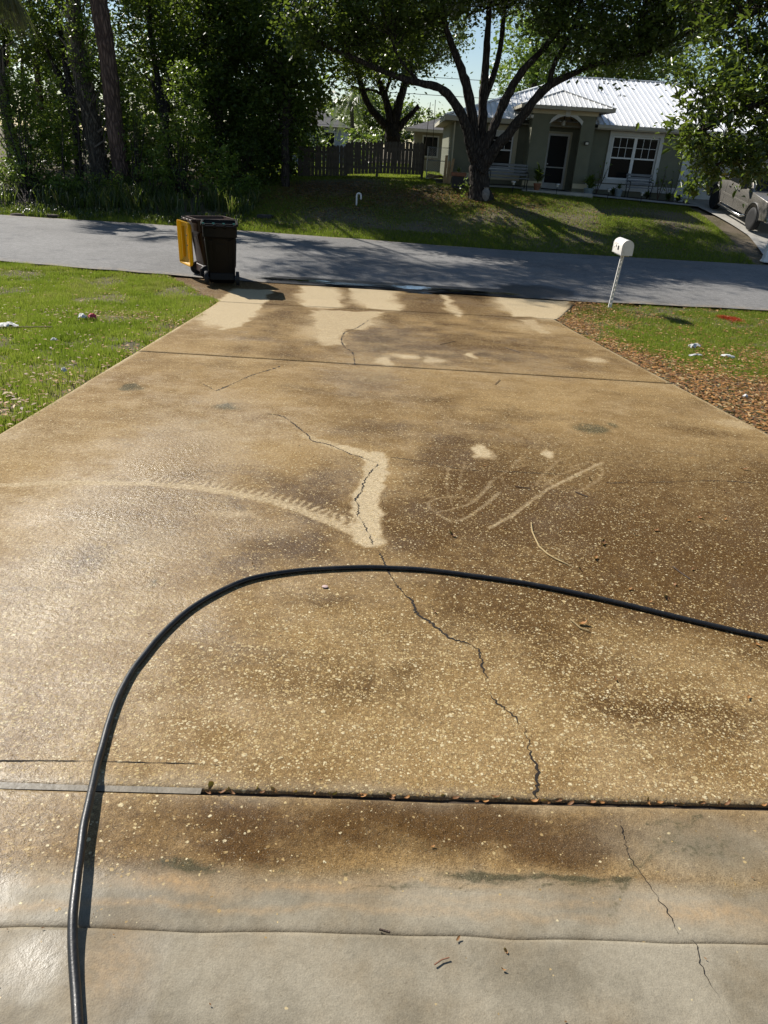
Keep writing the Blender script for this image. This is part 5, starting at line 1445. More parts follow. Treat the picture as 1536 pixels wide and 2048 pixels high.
MB().bar((qx0, qy0, qz + .015), (cx, qy0 + hw, qz1 + .015), .11, .025).bar((qx1, qy0, qz + .015), (cx, qy0 + hw, qz1 + .015), .11, .025).bar((cx, qy0 + hw, qz1 + .02), (cx, qyb, qz1 + .02), .12, .025).build('hip_cap', M['roof_white'], prf)
H(MB().box(qx0, qx1, qy0 + .004, qy0 + .03, qz - .11, qz - .004).box(qx0 + .004, qx0 + .03, qy0 + .03, yb, qz - .11, qz - .004).box(qx1 - .03, qx1 - .004, qy0 + .03, yb, qz - .11, qz - .004), 'porch_fascia', M['fascia'])
H(MB().box(qx0 + .03, qx1 - .03, qy0 + .03, PY - .046, qz - .10, qz - .075).box(qx0 + .03, 4.398, PY - .046, 29.4, qz - .10, qz - .075).box(6.752, qx1 - .03, PY - .046, 29.4, qz - .10, qz - .075), 'porch_soffit', M['soffit'])
H(MB().box(4.46, 6.69, PY + .23, 30.6, 2.985, 3.09), 'porch_attic', M['stucco'])

# walk, bed and neighbour's drive
wk = MB()
xs = np.linspace(3.0, 10.9, 40)
me = np_mesh('walk', np.array([(x_, yv, float(ground(x_, yv)) + .03 + (.01 if j else 0)) for j, yv in enumerate((28.35, 28.75)) for x_ in xs]), grid_faces(2, 40))
tag(link('front_walk', me, M['slab_walk']), kind='structure', label='pale edging walk along the front of the house')
me = np_mesh('bed', np.array([(x_, yv, float(ground(x_, 28.9)) + .035) for yv in (28.75, 29.9) for x_ in xs]), grid_faces(2, 40))
tag(link('planting_bed', me, M['mulch']), kind='structure', label='dark planting bed under the front windows')
ys = np.linspace(21.7, 33, 60)
xs = np.linspace(0, 1, 14)
V = []
for yv in ys:
    xa = np.interp(yv, [21.7, 24.5, 28, 33], [10.9, 11.2, 10.85, 10.8])
    for s in xs:
        xx = xa + s * 4.6
        V.append((xx, yv, float(ground(xx, yv)) + .02))
tag(link('far_driveway', np_mesh('far_driveway', np.array(V), grid_faces(60, 14), smooth=True), M['slab_walk']), kind='structure', label='concrete drive of the house across the street')

# ---------------------------------------------------------------- houses behind
bh = empty('house', (3.0, 46, .45), 'tan house with a grey shingle roof behind the fence', 'house')
bz = .45
MB().box(-2.6, 5.5, -3.6, 4, -.3, 2.0).build('wall', M['tan_wall'], bh)
ex0, ex1, ey0, ey1, ez_ = -3.1, 7.0, -4.05, 4.6, 2.0
ro = MB()
ry = (ey0 + ey1) / 2
rl, rr, rz_ = ex0 + 4.3, ex1 - 4.3, ez_ + 1.45
ro.poly([(ex0, ey0, ez_), (ex1, ey0, ez_), (rr, ry, rz_), (rl, ry, rz_)]); ro.poly([(ex1, ey1, ez_), (ex0, ey1, ez_), (rl, ry, rz_), (rr, ry, rz_)])
ro.poly([(ex0, ey1, ez_), (ex0, ey0, ez_), (rl, ry, rz_)]); ro.poly([(ex1, ey0, ez_), (ex1, ey1, ez_), (rr, ry, rz_)])
ro.build('roof', M['shingle'], bh)
MB().box(ex0, ex1, ey0, ey0 + .03, ez_ - .14, ez_ - .01).build('fascia', M['trim'], bh)
for x0_, x1_, z0_, z1_ in ((-2.1, -1.35, .75, 1.65), (.2, 1.3, .0, 1.6)):
    f = MB().box(x0_ - .07, x1_ + .07, -3.64, -3.602, z0_ - .07, z1_ + .07).build('window', M['trim_white'], bh)
    MB().box(x0_, x1_, -3.66, -3.642, z0_, z1_).build('pane', M['glass'], f)
MB().box(rl + 1.2, rl + 1.9, ry - 1.0, ry - .3, rz_ - .3, rz_ - .05).build('roof_vent', M['black_trim'], bh)

lh = empty('house', (-7.2, 62, .4), 'distant pale blue house with a grey roof at the left', 'house')
MB().box(-4, 2.4, -3, 3, -.3, 2.2).build('wall', M['blue_wall'], lh)
ro = MB()
ro.poly([(-4.5, -3.5, 2.2), (2.9, -3.5, 2.2), (.2, 0, 3.45), (-2, 0, 3.45)]); ro.poly([(2.9, -3.5, 2.2), (2.9, 3.5, 2.2), (.2, 0, 3.45)]); ro.poly([(2.9, 3.5, 2.2), (-4.5, 3.5, 2.2), (-2, 0, 3.45), (.2, 0, 3.45)]); ro.poly([(-4.5, 3.5, 2.2), (-4.5, -3.5, 2.2), (-2, 0, 3.45)])
ro.build('roof', M['shingle'], lh)
for x0_ in (-1.0, .9):
    f = MB().box(x0_ - .07, x0_ + .97, -3.04, -3.002, .6, 1.9).build('window', M['trim_white'], lh)
    MB().box(x0_, x0_ + .9, -3.06, -3.042, .67, 1.83).build('pane', M['glass'], f)
gwall = MB().box(-3.4, -2.2, 44.0, 44.12, .3, 1.62).build('privacy_wall', M['shingle'])
tag(gwall, 'dark grey privacy screen beyond the fence left of the garden shrubs', 'fence')

# ---------------------------------------------------------------- picket fence, chain link gate
fence = empty('picket_fence', (-1.8, 31.5, .3), 'weathered dark wooden picket fence across the side yard', 'fence')


def picket_mesh(h):
    w = .0675
    return MB().prism([(-w, 0, 0), (w, 0, 0), (w, 0, h - .06), (w * .45, 0, h), (-w * .45, 0, h), (-w, 0, h - .06)], (0, .018, 0)).mesh('picket')


pk = picket_mesh(1.16)
pk.materials.append(M['old_wood'])
x = -4.28
r = np.random.default_rng(500)
while x < .74:
    ztop = float(np.interp(x, [-4.3, -2.42, -2.36, -1.16, -1.1, .74], [1.33, 1.47, 1.60, 1.68, 1.70, 1.74]))
    o = link('picket', pk, None, fence)
    o.location = (x + 1.8 + r.normal() * .004, r.normal() * .006, ztop - 1.16 - .3)
    o.scale = (1, 1, 1 + r.normal() * .008)
    o.rotation_euler = (0, r.normal() * .012, 0)
    x += .145 if x > -4.0 else .135
for xa, xb, z in ((-4.3, -2.4, .62), (-4.3, -2.4, 1.18), (-2.38, -1.14, .72), (-2.38, -1.14, 1.38), (-1.12, .75, .78), (-1.12, .75, 1.45)):
    MB().box(xa + 1.8, xb + 1.8, .02, .06, z - .3 - .04, z - .3 + .04).build('rail', M['old_wood'], fence)
for xp, zt in ((-4.25, 1.3), (-2.39, 1.5), (-1.13, 1.6), (.70, 1.7)):
    MB().box(xp + 1.8 - .05, xp + 1.8 + .05, .062, .16, -.5, zt - .3).build('post', M['old_wood'], fence)

gate = empty('chain_link_gate', (1.3, 31.6, .5), 'galvanised chain link gate between the fence and the house', 'gate')
MB().tube([(-.42, 0, -.05), (-.42, 0, 1.10), (.42, 0, 1.10), (.42, 0, -.05), (-.42, 0, -.05)], .022, 8).build('frame', M['galv'], gate, True)
MB().tube([(-.42, 0, .62), (.42, 0, .62)], .016, 6).build('rail', M['galv'], gate, True)
wm = MB()
for k in range(-14, 16):
    for sg in (1, -1):
        c = k * .075
        pts = []
        for t_ in (0, 1.15):
            pts.append((c + sg * (t_ - .575), t_ - .05))
        (xa, za), (xb, zb) = pts
        if xa > xb: xa, za, xb, zb = xb, zb, xa, za
        lo, hi = max(xa, -.42), min(xb, .42)
        if hi - lo < .04: continue
        f = lambda q: za + (zb - za) * (q - xa) / (xb - xa)
        wm.bar((lo, .004 * sg, f(lo)), (hi, .004 * sg, f(hi)), .005)
tag(wm.build('wire_mesh', M['galv'], gate), kind='stuff')
for k, (xx, lean, hh) in enumerate(((1.62, .02, .95), (1.72, .03, .75), (1.80, .10, .85))):
    b = MB().prism([(-.05, -.015, 0), (.05, -.015, 0), (.05 + lean, .06, hh), (-.05 + lean, .06, hh)], (0, .03, 0)).build('loose_board', M['board'])
    b.location = (xx - .1, 29.55 - .05 * k, float(ground(xx, 29.6)) - .04)
    tag(b, ['tallest raw board leaning at the house corner', 'short middle board leaning at the house corner', 'board leaning closest to the sunlit side wall'][k], 'board', 'boards leaning at the house corner')
for k in range(6):
    b = MB().box(-.35, .35, -.04, .04, 0, .05).build('scrap_lumber', M['board'], None, bevel=.004)
    b.location = (1.15 + .06 * k, 32.2 - .28 * k, .50 + .03 * (k % 3))
    b.rotation_euler = (0, .12 * (k % 3 - 1), .4 * k - .8)
    tag(b, 'cut lumber lying on the ground behind the chain link gate', 'lumber', 'lumber pile behind the gate')

# rope swing of the forked oak
sw = empty('rope_swing', (.95, 33.8, .5), 'rope swing hanging from the cut limb of the forked oak', 'swing')
MB().tube([(-.06, 0, 2.75), (-.16, 0, .65)], .014, 6).build('rope', M['rope'], sw)
MB().tube([(.14, 0, 2.85), (.18, 0, .65)], .014, 6).build('rope', M['rope'], sw)
MB().box(-.24, .26, -.1, .1, .61, .65).build('seat', M['old_wood'], sw)

# overhead lines
for k, (z0_, z1_, lab) in enumerate(((7.5, 7.0, 'upper overhead power line crossing the sky'), (6.3, 5.9, 'lower overhead power line crossing the sky'))):
    pts = [(-40 + 80 * t_, 62, z0_ + (z1_ - z0_) * t_ - 4 * .9 * t_ * (1 - t_)) for t_ in np.linspace(0, 1, 20)]
    tag(MB().tube(pts, .02, 5).build('power_line', M['wire']), lab, 'power line', 'overhead lines')


# ---------------------------------------------------------------- wheeled bins
def rrect(w, d, rad, z, n=5, cy=0.0):
    pts = []
    for cx, cy_, a0 in ((w / 2 - rad, d / 2 - rad, 0), (-w / 2 + rad, d / 2 - rad, 90), (-w / 2 + rad, -d / 2 + rad, 180), (w / 2 - rad, -d / 2 + rad, 270)):
        for k in range(n):
            a = R(a0 + 90 * k / (n - 1))
            pts.append((cx + rad * math.cos(a), cy + cy_ + rad * math.sin(a), z))
    return pts


def wheeled_bin(loc, rz, label, body_mat, lid):
    """local -y is the handle and wheel side"""
    t = empty('trash_bin', loc, label, 'trash bin', 'wheeled bins at the kerb', rz)
    # hollow tapered body: outer skin, rim fold, inner skin
    o = [rrect(.46, .54, .05, .05, cy=.04), rrect(.48, .57, .05, .14, cy=.035), rrect(.565, .67, .06, .80, cy=.005), rrect(.57, .68, .06, .84), rrect(.61, .73, .06, .86), rrect(.62, .75, .06, 1.06)]
    i = [rrect(.58, .71, .05, 1.06), rrect(.54, .64, .05, .84), rrect(.43, .5, .05, .09, cy=.04)]
    MB().loft(o + i, True, True).build('body', body_mat, t, True)
    rim = MB()
    rim.loft([rrect(.62, .75, .06, 1.045), rrect(.67, .80, .07, 1.05), rrect(.67, .80, .07, 1.085), rrect(.62, .75, .06, 1.09), rrect(.585, .715, .05, 1.085), rrect(.585, .715, .05, 1.045)], False, False)
    rim.build('rim', body_mat, t, True)
    # pressed ribs on the wheel-side face and on the flanks
    for sx in (-.17, .17):
        MB().prism([(sx - .025, -.252, .30), (sx + .025, -.252, .30), (sx + .025, -.337, .80), (sx - .025, -.337, .80)], (0, -.014, 0)).build('rib', body_mat, t, bevel=.004)
    MB().prism([(-.09, -.258, .34), (.09, -.258, .34), (.09, -.325, .74), (-.09, -.325, .74)], (0, -.006, 0)).build('panel', body_mat, t, bevel=.003)
    for sx in (-1, 1):
        MB().prism([(sx * .255, -.12, .30), (sx * .255, .12, .30), (sx * .283, .14, .78), (sx * .283, -.14, .78)], (sx * .010, 0, 0)).build('rib', body_mat, t, bevel=.004)
    # handle and hinge lugs
    MB().tube([(-.27, -.46, 1.05), (.27, -.46, 1.05)], .017, 10).build('handle', body_mat, t, True)
    for sx in (-.27, -.09, .09, .27):
        MB().prism([(sx - .02, -.37, 1.00), (sx - .02, -.48, 1.03), (sx - .02, -.48, 1.08), (sx - .02, -.37, 1.085)], (.04, 0, 0)).build('bracket', body_mat, t, bevel=.004)
        if not lid:
            MB().box(sx - .035, sx + .005, -.425, -.40, 1.086, 1.105).build('hinge_glint', M['hinge'], t)
    MB().tube([(-.31, -.245, .125), (.31, -.245, .125)], .014, 8).build('axle', M['hub'], t)
    MB().prism([(-.22, -.20, .03), (-.22, -.29, .10), (-.22, -.27, .22), (-.22, -.20, .26)], (.44, 0, 0)).build('axle_housing', body_mat, t, bevel=.006)
    for sx in (-1, 1):
        w = MB().lathe([(.085, -.032), (.118, -.030), (.125, -.018), (.125, .018), (.118, .030), (.085, .032)], 24, (sx * .285, -.245, .125), 'x').build('wheel', M['rubber'], t, True)
        MB().lathe([(.03, -.036), (.075, -.034), (.08, 0), (.075, .034), (.03, .036)], 18, (sx * .285, -.245, .125), 'x').build('hub', M['hub'], w, True)
    if lid:
        # shallow tray lid swung right over, hanging behind the handle with its hollow side out
        L, W = .80, .66
        def ring(w, l, rad, d):
            return [(p[0], -.50 - d, 1.03 - l / 2 - (L - l) / 2 + p[1]) for p in rrect(w, l, rad, 0)]
        lm = MB().loft([ring(W - .08, L - .08, .06, -.035), ring(W - .02, L - .02, .06, 0), ring(W, L, .06, .05), ring(W - .035, L - .035, .05, .05), ring(W - .05, L - .05, .05, .005), ring(W - .10, L - .10, .05, -.022)], True, True)
        me = lm.mesh('lid', True)
        at = me.attributes.new('tint', 'FLOAT', 'POINT')
        at.data.foreach_set('value', np.full(len(me.vertices), .5, np.float32))
        ld = link('lid', me, M['lid_yellow'], t)
        ld['label'] = 'yellow lid hanging open'
        ld.location = (0, -.02, 0)
        for sx in (-.16, .16):
            m2 = MB().box(sx - .012, sx + .012, -.525, -.478, .36, .92).mesh('lid_rib', bevel=.004)
            at = m2.attributes.new('tint', 'FLOAT', 'POINT'); at.data.foreach_set('value', np.full(len(m2.vertices), .4, np.float32))
            link('lid_rib', m2, M['lid_yellow'], ld)
        for zz in (.60, .78):
            MB().box(.13, .19, -.530, -.526, zz, zz + .018).build('lid_mark', M['black_trim'], ld)
    return t


gz_ = lambda x, y: float(ground(x, y))
wheeled_bin((-3.36, 13.85, -.975), R(13), 'open black wheeled bin standing at the driveway corner', M['bin_black'], False)
wheeled_bin((-3.72, 14.62, -.985), R(-56), 'dark brown wheeled bin with its yellow lid hanging open', M['bin_brown'], True)

# ---------------------------------------------------------------- white mailbox on a leaning steel post
mx, my = 4.16, 14.02
mb_ = empty('mailbox', (mx, my, -1.03), 'white domed mailbox on a thin leaning slotted post', 'mailbox', rz=R(2))
n = 12
wd, hh = .105, .15
dome = [(-wd, .0), (wd, .0)] + [(wd * math.cos(math.pi * k / n), hh + wd * 1.05 * math.sin(math.pi * k / n)) for k in range(n + 1)]
zb = 1.00
MB().prism([(px_, -.26, zb + pz) for px_, pz in dome], (0, .50, 0)).build('box', M['white_paint'], mb_, True, bevel=.004)
MB().prism([(px_ * 1.04, -.275, zb - .004 + pz * 1.02) for px_, pz in dome], (0, .022, 0)).build('back_cap', M['white_paint'], mb_, True)
MB().prism([(px_ * 1.04, .235, zb - .004 + pz * 1.02) for px_, pz in dome], (0, .022, 0)).build('door', M['white_paint'], mb_, True)
MB().prism([(-wd - .003, -.1, zb + .07), (-wd - .003, -.02, zb + .07), (-wd - .003, -.02, zb + .14), (-wd - .003, -.1, zb + .14)], (.002, 0, 0)).build('worn_number', M['slot'], mb_)
for q, (yy, zz, s_) in enumerate(((.05, .10, .05), (.11, .15, .035), (.0, .16, .03), (.15, .08, .03))):
    MB().prism([(-wd - .003, yy, zb + zz), (-wd - .003, yy + s_, zb + zz + .01), (-wd - .003, yy + s_ * .8, zb + zz + s_), (-wd - .003, yy + .01, zb + zz + s_ * .7)], (.002, 0, 0)).build('rust_mark', M['terracotta'] if q % 2 else M['slot'], mb_)
# post: two flanges with rungs, slots open between them
pst = MB()
for sx in (-1, 1): pst.bar((sx * .019 - .035, 0, -.12), (sx * .019 + .015, -.02, zb), .022, .03, (0, 1, 0))
po = pst.build('post', M['white_paint'], mb_)
k = 0
z = .02
while z < zb - .02:
    f = (z + .12) / (zb + .12)
    MB().box(-.035 + .05 * f - .009, -.035 + .05 * f + .009, -.02 * f - .008, -.02 * f + .008, z, z + .05).build('rung', M['white_paint'], po)
    z += .085
MB().box(-.08, .08, -.2, .2, zb - .022, zb - .002).build('mount', M['white_paint'], mb_)

# base of the neighbour's white post at the right edge
wp = MISC['wp'][0]
pp = empty('mailbox_post', (wp[0] + .06, wp[1], gz_(wp[0], wp[1]) - .03), 'white moulded post base at the right edge across the street', 'post')
MB().box(-.13, .13, -.13, .13, 0, .05).build('base', M['white_plain'], pp, bevel=.01)
MB().loft([rrect(.22, .22, .01, .05), rrect(.15, .15, .01, .55), rrect(.15, .15, .01, 1.1)]).build('shaft', M['white_plain'], pp)
MB().box(-.10, .10, -.10, .10, .42, .47).build('collar', M['white_plain'], pp, bevel=.01)
MB().box(-.09, .09, -.28, .22, 1.12, 1.34).build('box', M['white_plain'], pp, bevel=.05)

# ---------------------------------------------------------------- pickup truck on the far drive
def arc_pts(cx, cz, rad, a0, a1, n=9): return [(cx + rad * math.cos(R(a0 + (a1 - a0) * i / n)), cz + rad * math.sin(R(a0 + (a1 - a0) * i / n))) for i in range(n + 1)]


truck = empty('pickup_truck', (12.1, 26.6, -.06), 'pewter grey pickup truck parked nose down on the far drive', 'truck')
truck.scale = (.86, .86, .86)
truck.rotation_euler = (Matrix.Rotation(R(-88), 3, 'Z') @ Matrix.Rotation(R(7.5), 3, 'Y')).to_euler()
WB = 1.82
prof = [(-2.85, .55), (-2.35, .50)] + arc_pts(-WB, .42, .50, 180, 0) + [(-1.2, .42), (1.2, .42)] + arc_pts(WB, .42, .50, 180, 0) + [(2.45, .48), (2.85, .52), (2.9, .95), (2.75, 1.15), (1.25, 1.25), (-2.85, 1.25)]
MB().prism([(a, -.95, b) for a, b in prof], (0, 1.9, 0)).build('body', M['truck'], truck, True, bevel=.035)
cabp = [(-.95, 1.24), (1.28, 1.24), (.55, 1.84), (.3, 1.90), (-.75, 1.90), (-.92, 1.80)]
MB().loft([[(a, s * (.93 - (b - 1.24) * .28), b) for a, b in cabp] for s in (-1, -.5, .5, 1)]).build('cab', M['truck'], truck, True, bevel=.03)
for s in (-1, 1):
    yw = lambda b: s * (.935 - (b - 1.24) * .28)
    for q, pts in enumerate(([(-.85, 1.29), (-.05, 1.29), (-.05, 1.78), (-.78, 1.78)], [(.03, 1.29), (1.05, 1.29), (.52, 1.78), (.03, 1.78)])):
        MB().prism([(a, yw(b), b) for a, b in pts], (0, s * .006, 0)).build('side_window', M['glass'], truck)
    for xh in (-.72, .10):
        h = MB().box(xh, xh + .16, s * .962 - .02, s * .962 + .02, 1.08, 1.12).build('door_handle', M['black_trim'], truck, bevel=.006)
    for xs_ in (-.95, -.01, 1.22):
        MB().box(xs_ - .006, xs_ + .006, s * .951 - .003, s * .951 + .003, .50, 1.22).build('door_gap', M['black_trim'], truck)
    MB().box(-1.2, 1.3, s * .953 - .006, s * .953 + .010, .74, .82).build('side_moulding', M['black_trim'] if False else M['truck'], truck, bevel=.006)
    MB().tube([(-1.15, s * .90, .40), (-1.05, s * 1.03, .34), (1.05, s * 1.03, .34), (1.15, s * .90, .40)], .045, 10).build('side_step', M['chrome'], truck, True)
    mr = MB().box(.92, 1.02, s * .93 - .01, s * 1.06, 1.34, 1.37).build('mirror', M['black_trim'], truck)
    MB().box(.88, 1.04, s * 1.14 - .11, s * 1.14 + .09, 1.28, 1.52).build('mirror_head', M['black_trim'], mr, bevel=.03)
    MB().box(2.78, 2.91, s * .72 - .16, s * .72 + .16, .82, 1.02).build('headlight', M['lamp_glass'], truck, bevel=.02)
    for xw in (-WB, WB):
        w = empty('wheel', (0, 0, 0), None, None); w.parent = truck
        for nm, mt, pr_ in (('tyre', M['rubber'], [(.24, -.12), (.36, -.125), (.395, -.10), (.40, 0), (.395, .10), (.36, .125), (.24, .12)]), ('rim', M['alloy'], [(.05, -.09), (.17, -.07), (.22, -.115), (.245, -.11), (.245, .11), (.22, .115), (.17, .07), (.05, .09)])):
            MB().lathe(pr_, 28, (xw, s * .84, .40), 'y').build(nm, mt, w, True)
        for k in range(6):
            a = k * math.pi / 3
            MB().lathe([(.028, s * .075), (.030, s * .098)], 8, (xw + .13 * math.cos(a), s * .84, .40 + .13 * math.sin(a)), 'y').build('rim_hole', M['black_trim'], w)
        MB().tube([(xw + .54 * math.cos(R(a)), s * .95, .42 + .54 * math.sin(R(a))) for a in range(0, 181, 15)], .035, 6).build('arch_moulding', M['black_trim'], truck, True)
MB().prism([(1.24, -.80, 1.285), (1.24, .80, 1.285), (.58, .70, 1.80), (.58, -.70, 1.80)], (.03, 0, .02)).build('windscreen', M['glass'], truck)
MB().box(2.80, 2.96, -.92, .92, .48, .66).build('front_bumper', M['chrome'], truck, bevel=.04)
MB().box(2.86, 2.915, -.52, .52, .76, 1.06).build('grille', M['black_trim'], truck, bevel=.02)
MB().box(-2.98, -2.83, -.9, .9, .5, .66).build('rear_bumper', M['chrome'], truck, bevel=.03)

# ---------------------------------------------------------------- things around the oak and the porch
def leafy_plant(root, base, h, n, mat, r, L=.32, W=.05):
    """arching strap leaves"""
    V, F, tt = [], [], []
    for k in range(n):
        a = r.random() * 6.283; e = .5 + r.random() * .9
        p = Vector(base) + Vector((0, 0, h * .35 * r.random()))
        d = Vector((math.cos(a) * math.cos(e), math.sin(a) * math.cos(e), math.sin(e)))
        s = d.cross(Vector((0, 0, 1))).normalized() * W / 2
        ll = L * (.6 + .6 * r.random())
        m = p + d * ll * .55
        c = p + d * ll * .9 + Vector((math.cos(a), math.sin(a), -.5)) * ll * .25
        i = len(V)
        V += [p, m - s, c, m + s]
        F.append((i, i + 1, i + 2, i + 3)); tt += [r.random()] * 4
    return link('foliage', np_mesh('foliage', np.array([tuple(v) for v in V]), np.array(F), {'tint': np.array(tt)}), mat, root)


jb = MISC['jar'][0]
jr = MB().lathe([(.10, 0), (.15, .10), (.175, .24), (.16, .36), (.11, .42), (.105, .47), (.135, .50), (.12, .50), (.09, .44)], 20).build('ceramic_jar', M['jar'], None, True)
jr.location = (jb[0], jb[1] - .45, gz_(jb[0], jb[1] - .45) - .02)
jr.scale = (.78, .78, .85)
tag(jr, 'tall pale ceramic jar standing at the foot of the big oak', 'jar')
pl = empty('raised_planter', (1.95, 28.2, gz_(1.95, 28.2) - .03), 'terracotta topped planter box behind the big oak', 'planter')
MB().box(-.22, .22, -.15, .15, 0, .40).build('stand', M['iron'], pl, bevel=.01)
MB().box(-.27, .27, -.19, .19, .40, .52).build('tray', M['terracotta'], pl, bevel=.01)
leafy_plant(pl, (0, 0, .5), .2, 30, M['shrub_leaf'], np.random.default_rng(600), .22, .04)
ov = empty('ivy_clump', (1.95, 26.35, gz_(1.95, 26.35) - .03), 'leafy plant clump at the left foot of the big oak', 'plant')
r = np.random.default_rng(601)
cl = clusters([(.0, 0, .22, .25, .25, .28), (.1, .05, .5, .2, .2, .25)], 120, r)
st = MB()
for c in cl[::6]: st.tube([(0, 0, 0), tuple(c)], [.012, .004], 5, False)
st.build('stems', M['oak_bark'], ov)
link('foliage', leaf_mesh('foliage', cl, 7, .06, .09, .045, r), M['shrub_leaf'], ov)


def bench(loc, w, label, rz=0.0, mat=M['bench']):
    t = empty('garden_bench', loc, label, 'bench', 'benches by the house', rz)
    for k in range(4): MB().box(-w / 2, w / 2, -.22 + k * .115, -.13 + k * .115, .38, .405).build('seat_slat', mat, t, bevel=.004)
    for k in range(4): MB().box(-w / 2, w / 2, .235 + k * .02, .255 + k * .02, .47 + k * .10, .545 + k * .10).build('back_slat', mat, t, bevel=.004)
    for sx in (-1, 1):
        MB().tube([(sx * (w / 2 - .06), -.22, 0), (sx * (w / 2 - .06), -.12, .2), (sx * (w / 2 - .06), -.2, .38)], .018, 6).tube([(sx * (w / 2 - .06), .26, 0), (sx * (w / 2 - .06), .2, .2), (sx * (w / 2 - .06), .24, .45), (sx * (w / 2 - .06), .32, .85)], .018, 6).tube([(sx * (w / 2 - .06), -.2, .38), (sx * (w / 2 - .06), -.2, .58), (sx * (w / 2 - .06), .25, .6)], .018, 6).build('leg_frame', M['iron'], t, True)
    return t


bench((3.75, 28.25, gz_(3.75, 28.25) - .02), 1.5, 'grey slatted bench under the window behind the oak', R(4))
bench((8.75, 28.95, gz_(8.75, 28.9)), .95, 'small dark bench in the bed under the double window')


def potted(x, y, h, pot_mat, leaf, label, n=40, L=.4, W=.06, pr=.13):
    t = empty('potted_plant', (x, y, gz_(x, y)), label, 'plant', 'potted plants by the porch')
    MB().lathe([(pr * .7, 0), (pr, .22), (pr * 1.1, .24), (pr * 1.1, .27), (pr * .9, .27), (pr * .85, .22)], 16).build('pot', pot_mat, t, True)
    leafy_plant(t, (0, 0, .25), h, n, leaf, np.random.default_rng(int(x * 100)), L, W)
    return t


potted(4.85, 28.3, .9, M['terracotta'], M['dark_leaf'], 'dark spiky plant in a pot left of the front door', 60, .5, .07)
potted(6.75, 28.35, .5, M['pot_blue'], M['shrub_leaf'], 'leafy plant in a blue grey pot right of the front door', 60, .42, .10, .17)
potted(8.0, 28.9, .3, M['pot_blue'], M['dark_leaf'], 'small pale pot below the left side of the double window', 20, .2, .05, .14)
for k, (x_, lab) in enumerate(((7.3, 'thin climbing plant between the porch and the double window'), (9.65, 'sparse branching plant right of the double window'), (10.1, 'spindly plant next to the white corner trim'))):
    t = empty('spindly_plant', (x_, 29.4, gz_(x_, 28.9) + .03), lab, 'plant', 'spindly plants in the bed')
    r = np.random.default_rng(620 + k)
    st = MB()
    tips = []
    for q in range(6):
        tp = Vector((r.normal() * .18, r.normal() * .08, .6 + .5 * r.random()))
        st.tube([(0, 0, 0), tp * .5 + Vector((.03, 0, .05)), tp], [.012, .009, .004], 5, False)
        tips += [tp, tp * .75, tp * .55]
    st.build('stems', M['twig_dark'], t, True)
    link('foliage', leaf_mesh('foliage', np.array([tuple(p) for p in tips]), 4, .05, .08, .04, r), M['shrub_leaf'], t)
for k, (x_, y_, lab) in enumerate(((5.55, 28.12, 'solar path light in front of the door'), (7.45, 28.2, 'solar path light between the porch and the bench'), (8.65, 28.12, 'solar path light in front of the small bench'), (3.9, 27.7, 'solar path light near the slatted bench'))):
    t = empty('path_light', (x_, y_, gz_(x_, y_) - .03), lab, 'lamp', 'path lights along the front walk')
    MB().tube([(0, 0, 0), (0, 0, .28)], .012, 6).build('stake', M['iron'], t)
    MB().lathe([(.035, .26), (.045, .34)], 10).build('lens', M['lamp_glass'], t, True)
    MB().lathe([(.085, .34), (.08, .37), (.02, .385)], 12).build('cap', M['galv'], t, True)
r = np.random.default_rng(640)
for k, x_ in enumerate((7.0, 7.9, 9.2, 9.95, 10.35)):
    t = empty('bed_plant', (x_, 29.2, gz_(x_, 28.9) + .03), ['low dark plant nearest the porch in the bed', 'low dark plant under the left sash of the double window', 'low dark plant at the right end of the small bench', 'low dark plant right of the double window', 'low dark plant at the house corner'][k], 'plant', 'low plants in the bed')
    leafy_plant(t, (0, 0, 0), .3, 46, M['dark_leaf'], r, .30, .06)

# white plastic pipe cane, meter box, marker flag
pv = MISC['pvc'][0]
pc = MB().tube([(0, 0, -.1), (0, 0, .27), (.02, 0, .31), (.07, 0, .33), (.12, 0, .31), (.14, 0, .27), (.14, 0, .15)], .028, 12).build('vent_pipe', M['white_plain'], None, True)
pc.location = (pv[0], pv[1], gz_(pv[0], pv[1]))
tag(pc, 'white plastic cane shaped pipe standing in the far lawn', 'pipe')
vb = MISC['vb'][0]
v = empty('meter_box', (vb[0], vb[1], gz_(vb[0], vb[1]) - .02), 'black utility meter box lid in the far verge', 'box')
MB().box(-.24, .24, -.16, .16, -.05, .045).build('frame', M['black_trim'], v, bevel=.01)
MB().box(-.21, .21, -.13, .13, .045, .06).build('lid', M['hub'], v, bevel=.006)
fl = MISC['flag'][0]
f = empty('marker_flag', (fl[0], fl[1], gz_(fl[0], fl[1]) - .03), 'small red utility flag in the weeds', 'flag')
MB().tube([(0, 0, 0), (0, 0, .30)], .004, 5).build('wire', M['galv'], f)
MB().poly([(0, 0, .22), (.10, .01, .21), (.11, 0, .30), (0, 0, .30)]).build('flag', M['red_flag'], f)
for k, q in enumerate(MISC['roadstuff']):
    o = MB().lathe([(.05, 0), (.16, .03), (.12, .09), (.03, .11)], 9).build('dark_clod', M['mulch'], None, True)
    o.location = (q[0], q[1], gz_(q[0], q[1]) - .02); o.scale = (1.6, 1, .8)
    tag(o, ['dark clod of debris on the verge, the one nearer the bins', 'dark clod of debris on the verge at the left edge'][k], 'debris')

